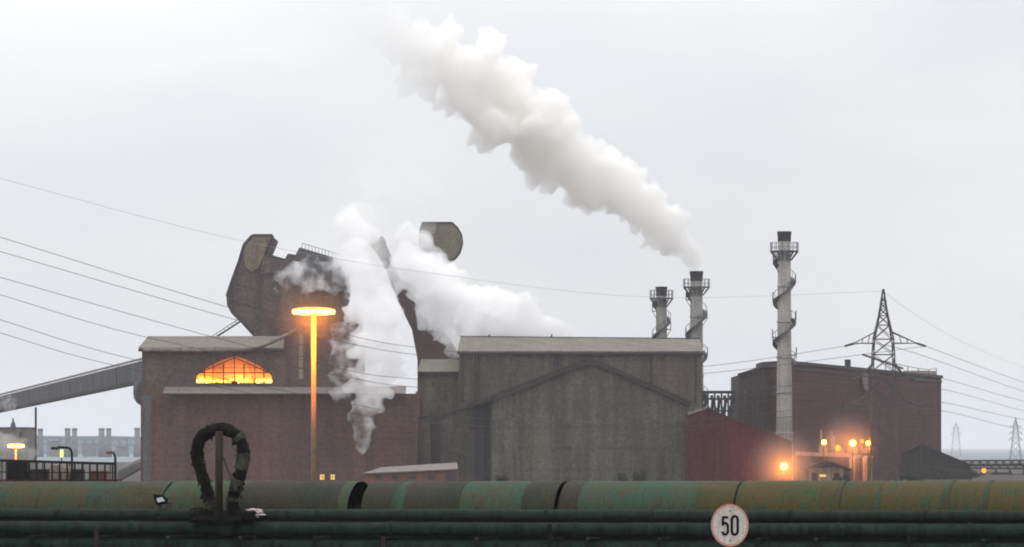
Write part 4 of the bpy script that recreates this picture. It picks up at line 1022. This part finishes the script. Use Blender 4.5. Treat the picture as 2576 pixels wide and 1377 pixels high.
wire([e2(0), (2260, 876, 575), (2576, 985, 760), (2750, 1030, 880)], 'second wire right of the pylon, crossing in front of it', GR, .04)
wire([e2(3), (2367, 952, 640), (2576, 1010, 760), (2750, 1045, 880)], 'third wire down at the right edge', GR, .04)
wire([e2(2), (2367, 979, 640), (2576, 1034, 760), (2750, 1070, 880)], 'fourth wire down at the right edge', GR, .04)
wire([e2(5), (2378, 1014, 640), (2560, 1053, 760), (2750, 1085, 880)], 'fifth wire down at the right edge', GR, .04)
wire([e2(4), (2370, 1034, 640), (2553, 1077, 760), (2750, 1105, 880)], 'lowest wire right of the pylon', GR, .04)
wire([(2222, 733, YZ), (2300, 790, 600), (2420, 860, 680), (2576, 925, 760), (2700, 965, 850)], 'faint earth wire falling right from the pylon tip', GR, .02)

# ------------------------------------------------------------------ right: lit yard things
def lampost(label, px, py, Y, r_px, power, soft=False, basey=1222, bracket=None):
    q = P(px, py, Y); t = thing('sodium_lamp', label, 'lamp', (q.x, q.y, 0), 'orange yard lamps on the right')
    mb = MB(); mb.tube([(q.x, q.y + .35, 0), (q.x, q.y + .35, q.z)], .09, 8); mb.build('pole', M['steel'], t)
    r = W(r_px, Y); mb = MB(); mb.lathe(q - Vector((0, 0, r)), [(r * .3, 0), (r * .8, r * .35), (r, r), (r * .8, r * 1.6), (r * .3, r * 1.9)], 16); mb.build('lamp_globe', M['sodium_soft'] if soft else M['sodium'], t, smooth=True)
    mb = MB(); mb.lathe(q + Vector((0, 0, r * .92)), [(r * .9, 0), (r * .6, r * .3), (r * .2, r * .5)], 16); mb.build('hood', M['steel'], t)
    if power: lamp('lamp_light', t, q + Vector((0, -r * 1.6, -r * .3)), power, r * .6)
    return t
lampost('brightest orange lamp glowing against the red shed wall', 1972, 1173, 550.5, 9, 4500)
lampost('leftmost small orange lamp over the pale tanks', 2073, 1113, 562, 6, 1200)
lampost('dim low orange lamp between the two left tank lamps', 2108, 1127, 562, 7, 700, True)
lampost('big round orange lamp in the middle over the pale tanks', 2145, 1115, 562, 8, 2400)
lampost('tiny dim orange lamp second from the right over the tanks', 2169, 1110, 562, 4.5, 60, True)
lampost('rightmost small orange lamp over the pale tanks', 2184, 1115, 562, 5.5, 1000)
lampost('lone far orange lamp by the lattice conveyor at right', 2475, 1184, 760, 6, 120, True)
YK = 566
for x0, x1, top, lab in ((2136, 2162, 1153, 'cream upright tank with orange light on it, left of the pair'), (2166, 2194, 1153, 'cream upright tank, right one of the pair')):
    c_ = Vector((X((x0 + x1) / 2, YK), YK, 0)); r = W((x1 - x0) / 2, YK); h = Z(top, YK)
    t = thing('upright_tank', lab, 'tank', c_, 'cream tanks in the yard')
    mb = MB(); mb.lathe(c_, [(r, 0), (r, h - .3), (r * .85, h), (r * .2, h + .35)], 24); mb.build('shell', M['cream_tank'], t, smooth=False)
    mb = MB(); mb.bar(c_ + Vector((r * .5, -r * .95, 0)), c_ + Vector((r * .5, -r * .95, h)), .12); mb.bar(c_ + Vector((r * .2, -r * 1.05, 0)), c_ + Vector((r * .2, -r * 1.05, h)), .12); mb.build('ladder', M['steel'], t)
ps = thing('pump_house', 'dusky pump house with a curved dark roof beside the cream tanks', 'pump house', (X(2090, YK), YK, 0))
mb = MB(); mb.ext([(2035, 1222), (2122, 1222), (2122, 1178), (2035, 1178)], YK - 4, 6); mb.build('wall', M['pale_sheet'], ps)
mb = MB(); rp_ = [(2022 + i * 11, 1180 - 18 * math.sin(math.pi * (i + .3) / 11.2)) for i in range(12)]
mb.ext(rp_ + [(x, y + 5) for x, y in rp_[::-1]], YK - 5, 8); mb.build('roof', M['clad_dark'], ps)
for x0 in (2042, 2098):
    mb = MB(); mb.ext([(x0, 1222), (x0 + 14, 1222), (x0 + 14, 1190), (x0, 1190)], YK - 4.15, .1); mb.build('door', M['clad_dark'], ps)
mb = MB(); mb.ext([(2062, 1200), (2078, 1200), (2078, 1194), (2062, 1194)], YK - 4.15, .1); o = mb.build('window', M['warm_pane'], ps); o['label'] = 'dim lit window'
pp_ = thing('process_frame', 'pale open steel platform with thin vent pipes under the orange lamps', 'platform', (X(2120, YK + 3), YK + 3, 0))
mb = MB(); mb.ext([(2000, 1136), (2130, 1141), (2196, 1148), (2196, 1153), (2000, 1146)], YK + 1, 6); mb.build('deck', M['cream_tank'], pp_)
mb = MB()
for x_ in (2004, 2040, 2080, 2128, 2192): mb.bar((X(x_, YK + 2), YK + 2, 0), P(x_, 1146, YK + 2), .3)
mb.build('legs', M['steel'], pp_)
for x_, y_ in ((2066, 1082), (2092, 1085), (2097, 1098), (2150, 1105)):
    mb = MB(); mb.tube([P(x_, 1140, YK + 4), P(x_, y_, YK + 4)], .16, 8); mb.build('vent_pipe', M['pale_sheet'], pp_)
for x0, x1, y_ in ((2062, 2082, 1122), (2100, 2122, 1126), (2134, 2158, 1124), (2172, 2192, 1126)):
    mb = MB(); mb.ext([(x0, 1142), (x1, 1142), (x1, y_), (x0, y_)], YK + 2.5, 2); mb.build('machine_box', M['cream_tank'], pp_, bevel=.1)
mb = MB()
for x_ in range(2000, 2197, 14): mb.bar(P(x_, 1140, YK + .9), P(x_, 1124, YK + .9), .07)
mb.bar(P(2000, 1124, YK + .9), P(2196, 1126, YK + .9), .08); mb.build('railing', M['steel'], pp_)
# lattice conveyor at the right edge
YQ = 790
lc = thing('lattice_conveyor', 'dark lattice conveyor bridge running off the right edge', 'conveyor', (X(2500, YQ), YQ, 0))
mb = MB(); mb.bar(P(2405, 1160, YQ), P(2680, 1158, YQ), .7, .4); mb.bar(P(2405, 1178, YQ), P(2680, 1180, YQ), .4, .4); mb.build('chords', M['steel'], lc)
mb = MB(); x_ = 2405
while x_ < 2670:
    mb.bar(P(x_, 1160, YQ), P(x_ + 10, 1178, YQ), .28); mb.bar(P(x_ + 10, 1178, YQ), P(x_ + 20, 1160, YQ), .28); x_ += 20
mb.build('lattice', M['steel'], lc)
mb = MB(); mb.ext([(2420, 1168), (2680, 1166), (2680, 1172), (2420, 1174)], YQ + .4, 1.4); mb.build('belt_trough', M['clad_dark'], lc)
for x_ in (2430, 2470, 2505, 2540, 2575, 2620):
    mb = MB(); mb.bar((X(x_, YQ), YQ, 0), P(x_, 1179, YQ), .45); mb.bar((X(x_ + 9, YQ), YQ, 0), P(x_ - 4, 1179, YQ), .2); mb.build('leg', M['steel'], lc)
for x0, x1, y_, lab in ((2495, 2540, 1192, 'pale low shed under the lattice conveyor'), (2545, 2640, 1196, 'low grey shed at the right edge under the lattice conveyor')):
    t = thing('low_shed', lab, 'shed', (X((x0 + x1) / 2, 800), 804, 0), 'low sheds under the lattice conveyor')
    mb = MB(); mb.ext([(x0, 1224), (x1, 1224), (x1, y_), (x0, y_)], 800, 8); mb.build('wall', M['concrete_old'], t)
    mb = MB(); mb.ext([(x0 - 2, y_ + 1), (x1 + 2, y_ + 1), (x1, y_ - 3), (x0, y_ - 3)], 799.6, 9); mb.build('roof', M['clad_dark'], t)

# ------------------------------------------------------------------ bushes
def bush(label, px, top, wpx, Y, seed):
    base = Vector((X(px, Y), Y, 0)); r = W(wpx / 2, Y); h = Z(top, Y); rn = random.Random(seed)
    t = thing('bush', label, 'bush', base, 'dark bushes along the foot of the sheds')
    mb = MB(); mb.tube([base, base + Vector((.1, 0, h * .35)), base + Vector((-.05, .05, h * .7))], [.14, .1, .05], 8)
    for k in range(5):
        a = rn.uniform(0, 6.28); mb.tube([base + Vector((0, 0, h * .2)), base + Vector((math.cos(a) * r * .6, math.sin(a) * r * .4, h * .75))], [.07, .03], 6)
    mb.build('stem', M['steel'], t)
    mb = MB(); cl_ = [(Vector((rn.uniform(-.75, .75) * r, rn.uniform(-.6, .6) * r, h * rn.uniform(.35, .8))), rn.uniform(.28, .5)) for _ in range(14)]
    for i in range(int(900 + wpx * 12)):
        c_, s_ = rn.choice(cl_); v = Vector((rn.gauss(0, 1), rn.gauss(0, 1), rn.gauss(0, .8))).normalized() * rn.uniform(.3, 1)
        p = base + c_ + Vector((v.x * s_ * r, v.y * s_ * r, v.z * s_ * h * .45))
        if p.z < .05: p.z = rn.uniform(.05, .5)
        if p.z > h: p.z = h - rn.uniform(0, .3)
        a = Vector((rn.gauss(0, 1), rn.gauss(0, 1), rn.gauss(0, 1))).normalized(); b = a.orthogonal().normalized(); l = rn.uniform(.1, .22)
        mb.add([p - a * l, p + b * l * .5, p + a * l, p - b * l * .5], [(0, 1, 2, 3)])
    mb.build('foliage', M['leaf_dark'], t)
bush('wide dark bush at the foot of the sloping annex', 2362, 1163, 135, 600, 1)
bush('low dark bush just left of the wide one by the annex', 2285, 1193, 70, 598, 2)
bush('round dark bush in front of the cream tanks', 2116, 1192, 40, 540, 3)
bush('small bush below the right part of the big gable, left one', 1566, 1187, 27, 545, 4)
bush('taller bush below the right part of the big gable, right one', 1607, 1184, 34, 545, 5)
bush('small bush at the left foot of the big gable', 1262, 1192, 32, 545, 6)
bush('dark bush behind the wide one near the lattice conveyor', 2438, 1178, 60, 640, 7)

# ------------------------------------------------------------------ steam and smoke
def plume(name, label, pts, mat, seed, vox=.34, amp=.26, group='steam and smoke plumes', ragged=.8, base=1.2):
    """pts: (px, py, Y, radius in picture units). Puffs along the path merged into one closed billowing hull, filled with vapour."""
    rn = random.Random(seed); bm = bmesh.new()
    P3 = [(P(x, y, Y), W(r, Y)) for x, y, Y, r in pts]
    fine = []
    for (a, ra), (b, rb2) in zip(P3, P3[1:]):
        L_ = (b - a).length; n_ = max(3, int(3.4 * L_ / max(.5, (ra + rb2) / 2)))
        for k in range(n_):
            f = (k + .5) / n_; c_ = a.lerp(b, f); r_ = ra + (rb2 - ra) * f
            fine.append((c_, r_))
            bmesh.ops.create_icosphere(bm, subdivisions=3, radius=r_ * .62, matrix=Matrix.Translation(c_))
            for q in range(3):
                s_ = r_ * rn.uniform(.2, .48)
                v = Vector((rn.gauss(0, 1), rn.gauss(0, .8), rn.gauss(0, 1))).normalized() * rn.uniform(.45, .62) * r_
                bmesh.ops.create_icosphere(bm, subdivisions=2, radius=s_, matrix=Matrix.Translation(c_ + v))
    me = bpy.data.meshes.new(name); bm.to_mesh(me); bm.free()
    o = bpy.data.objects.new(name, me); COL.objects.link(o)
    md = o.modifiers.new('merge', 'REMESH'); md.mode = 'VOXEL'; md.voxel_size = vox
    dg = bpy.context.evaluated_depsgraph_get(); me2 = bpy.data.meshes.new_from_object(o.evaluated_get(dg))
    o.modifiers.clear(); o.data = me2; bpy.data.meshes.remove(me)
    off = Vector((seed * 17.3, seed * 3.7, 0))
    nrm = [v.normal.copy() for v in me2.vertices]
    for v, nv in zip(me2.vertices, nrm):
        r_ = min(((v.co - c_).length - q, q) for c_, q in fine)[1]
        k = 1.0 / max(.6, r_)
        p = v.co * k + off
        bil = 0.0; am = 1.0; fr = base                      # billows: rounded lumps with sharp creases between, three sizes
        for _ in range(6):
            bil += am * (abs(noise.noise(p * fr + Vector((fr, 0, 0)))) * 2.2 - .5); am *= .58; fr *= 1.95
        low = noise.noise(p * .55 + Vector((9, 9, 9)))
        v.co += (nv * (bil * amp + low * .25) + Vector((noise.noise(p * 2.7), 0, noise.noise(p * 2.7 + Vector((5, 0, 3))))) * .12 * ragged) * r_
    # merge again so that no lump folds into another
    md = o.modifiers.new('merge', 'REMESH'); md.mode = 'VOXEL'; md.voxel_size = vox
    dg = bpy.context.evaluated_depsgraph_get(); me3 = bpy.data.meshes.new_from_object(o.evaluated_get(dg))
    o.modifiers.clear(); o.data = me3; bpy.data.meshes.remove(me2); me2 = me3
    # keep the one connected cloud
    bm = bmesh.new(); bm.from_mesh(me2); bm.verts.ensure_lookup_table(); seen = set(); groups = []
    for v in bm.verts:
        if v.index in seen: continue
        st = [v]; seen.add(v.index); gvs = []
        while st:
            w = st.pop(); gvs.append(w)
            for e in w.link_edges:
                u = e.other_vert(w)
                if u.index not in seen: seen.add(u.index); st.append(u)
        groups.append(gvs)
    groups.sort(key=len)
    for gvs in groups[:-1]: bmesh.ops.delete(bm, geom=gvs, context='VERTS')
    bm.to_mesh(me2); bm.free()
    me2.materials.clear(); me2.materials.append(mat); me2.name = name
    for p in me2.polygons: p.use_smooth = True
    tag(o, label, 'smoke' if 'smoke' in name else 'steam', group)
    return o
xs = lambda px, Y: X(px, Y)
SM = vapour('white_smoke', .6, (.985, .978, .967), .0, (.3, .3, .58, .4), [(0, xs(840, 634), xs(1330, 636), .012)])
ST = vapour('white_steam', .55, (.99, .99, .993), .0, (.22, .36, .62, .03), [(2, Z(700, 572), Z(560, 580), 1.0)])
ST.name = 'white_steam'
SB = vapour('white_steam_bank', .55, (.99, .99, .993), .0, (.2, .34, .6, .1))
SF = vapour('fading_steam', .10, (.99, .99, .99), .0, (.10, .36, .68, .0), [(2, Z(330, 600), Z(600, 600), 0.0)])
WI = vapour('thin_steam', .3, (.985, .985, .99), .0, (.33, .47, .66, 0))
plume('smoke_plume', 'long white smoke plume drifting up and left from the smoking chimney',
      [(1752, 685, 642, 14), (1747, 662, 642, 24), (1728, 634, 642, 36), (1688, 590, 641, 62), (1610, 518, 640, 86), (1530, 452, 639, 112), (1440, 402, 638, 116), (1350, 340, 637, 122), (1275, 270, 636, 142), (1220, 205, 635, 136), (1135, 165, 634, 118), (1060, 115, 633, 106), (985, 78, 632, 92), (900, 62, 632, 84), (820, 55, 632, 70)], SM, 1, amp=.22, base=1.05, ragged=.55, vox=.3)
plume('steam_plume', 'tall white steam plume rising before the mill wall from a narrow foot',
      [(909, 1132, 566, 25), (911, 1095, 566, 33), (917, 1045, 566, 44), (926, 985, 566, 60), (946, 930, 566, 76), (952, 870, 566, 92), (945, 800, 567, 92), (926, 730, 569, 80), (898, 670, 572, 60), (886, 610, 576, 58), (900, 555, 584, 66)], ST, 2)
plume('steam_plume', 'faint spreading steam thinning into the sky above the furnace hood',
      [(890, 670, 590, 90), (930, 610, 596, 130), (985, 540, 600, 150), (1000, 460, 606, 150), (950, 370, 612, 160), (860, 290, 618, 150)], SF, 8, vox=.9)
plume('steam_plume', 'wide white steam bank drifting behind the long shed roof',
      [(1018, 640, 655, 54), (1064, 690, 652, 88), (1106, 735, 650, 98), (1172, 780, 645, 106), (1240, 812, 642, 98), (1310, 815, 640, 100), (1370, 848, 640, 80), (1425, 875, 640, 50)], SB, 3)
plume('steam_wisp', 'ragged steam in front of the foot of the leaning flue beside the long shed',
      [(1095, 800, 655, 40), (1130, 835, 655, 44), (1160, 880, 655, 40)], SB, 10)
plume('steam_plume', 'loose white steam around the round beige cowl',
      [(1012, 642, 670, 40), (1034, 608, 672, 54), (1058, 616, 674, 40), (1092, 660, 676, 40), (1125, 695, 676, 36)], SB, 4)
plume('steam_wisp', 'thin wisps of steam curling over the dark furnace hood',
      [(690, 720, 594, 30), (730, 705, 594, 52), (790, 690, 594, 62), (850, 690, 592, 62)], WI, 5)
plume('steam_wisp', 'thin steam smudge at the left end of the sloping gallery',
      [(-60, 1035, 680, 40), (5, 1025, 680, 36), (50, 1008, 680, 18)], WI, 6)
plume('steam_wisp', 'thin steam drifting over the mill wall left of the tall steam plume',
      [(848, 1010, 572, 30), (862, 960, 572, 50), (868, 900, 572, 55), (858, 830, 574, 45)], WI, 7)
plume('steam_wisp', 'thin steam hanging around the small far mast lamp at the left edge',
      [(-40, 1120, 520, 50), (20, 1125, 520, 52), (70, 1150, 520, 36)], vapour('thin_lamp_steam', .16, (.99, .99, .99), .0, (.3, .4, .66, .15)), 9)

# balls of mist added around the lamps to give them a glow
def glow_mist(c, rad, dens):
    m = bpy.data.materials.new('glow_mist'); nt, N, L = nodes_of(m); N.clear()
    o = N.new('ShaderNodeOutputMaterial'); v = N.new('ShaderNodeVolumePrincipled'); L.new(v.outputs[0], o.inputs['Volume'])
    g_ = N.new('ShaderNodeNewGeometry'); dd = N.new('ShaderNodeVectorMath'); dd.operation = 'DISTANCE'; dd.inputs[1].default_value = c
    L.new(g_.outputs['Position'], dd.inputs[0])
    mr = N.new('ShaderNodeMapRange'); mr.interpolation_type = 'SMOOTHERSTEP'
    for k, q in (('From Min', 0), ('From Max', rad), ('To Min', dens), ('To Max', 0)): mr.inputs[k].default_value = q
    L.new(dd.outputs['Value'], mr.inputs['Value']); L.new(mr.outputs[0], v.inputs['Density'])
    bm = bmesh.new(); bmesh.ops.create_icosphere(bm, subdivisions=3, radius=rad * 1.02)
    me = bpy.data.meshes.new('haze'); bm.to_mesh(me); bm.free(); me.materials.append(m)
    ob = bpy.data.objects.new('haze', me); COL.objects.link(ob); ob.location = c; ob.display_type = 'WIRE'
    tag(ob, 'thin mist added for the lamp glow', 'haze', kind='stuff')
glow_mist(P(789, 780, 300), 5.0, .007)
glow_mist(P(1972, 1173, 550.5), 7.5, .07)
glow_mist(P(2130, 1117, 562), 6.5, .05)

# ------------------------------------------------------------------ render settings
sc.render.engine = 'CYCLES'
cy = sc.cycles
cy.volume_bounces = 16; cy.max_bounces = 18; cy.diffuse_bounces = 3; cy.glossy_bounces = 2; cy.transparent_max_bounces = 16
cy.volume_step_rate = .35; cy.volume_max_steps = 512
cy.use_denoising = True; cy.filter_width = 1.9
cy.sample_clamp_indirect = 4
sc.view_settings.view_transform = 'Standard'; sc.view_settings.look = 'None'; sc.view_settings.exposure = 0; sc.view_settings.gamma = 1
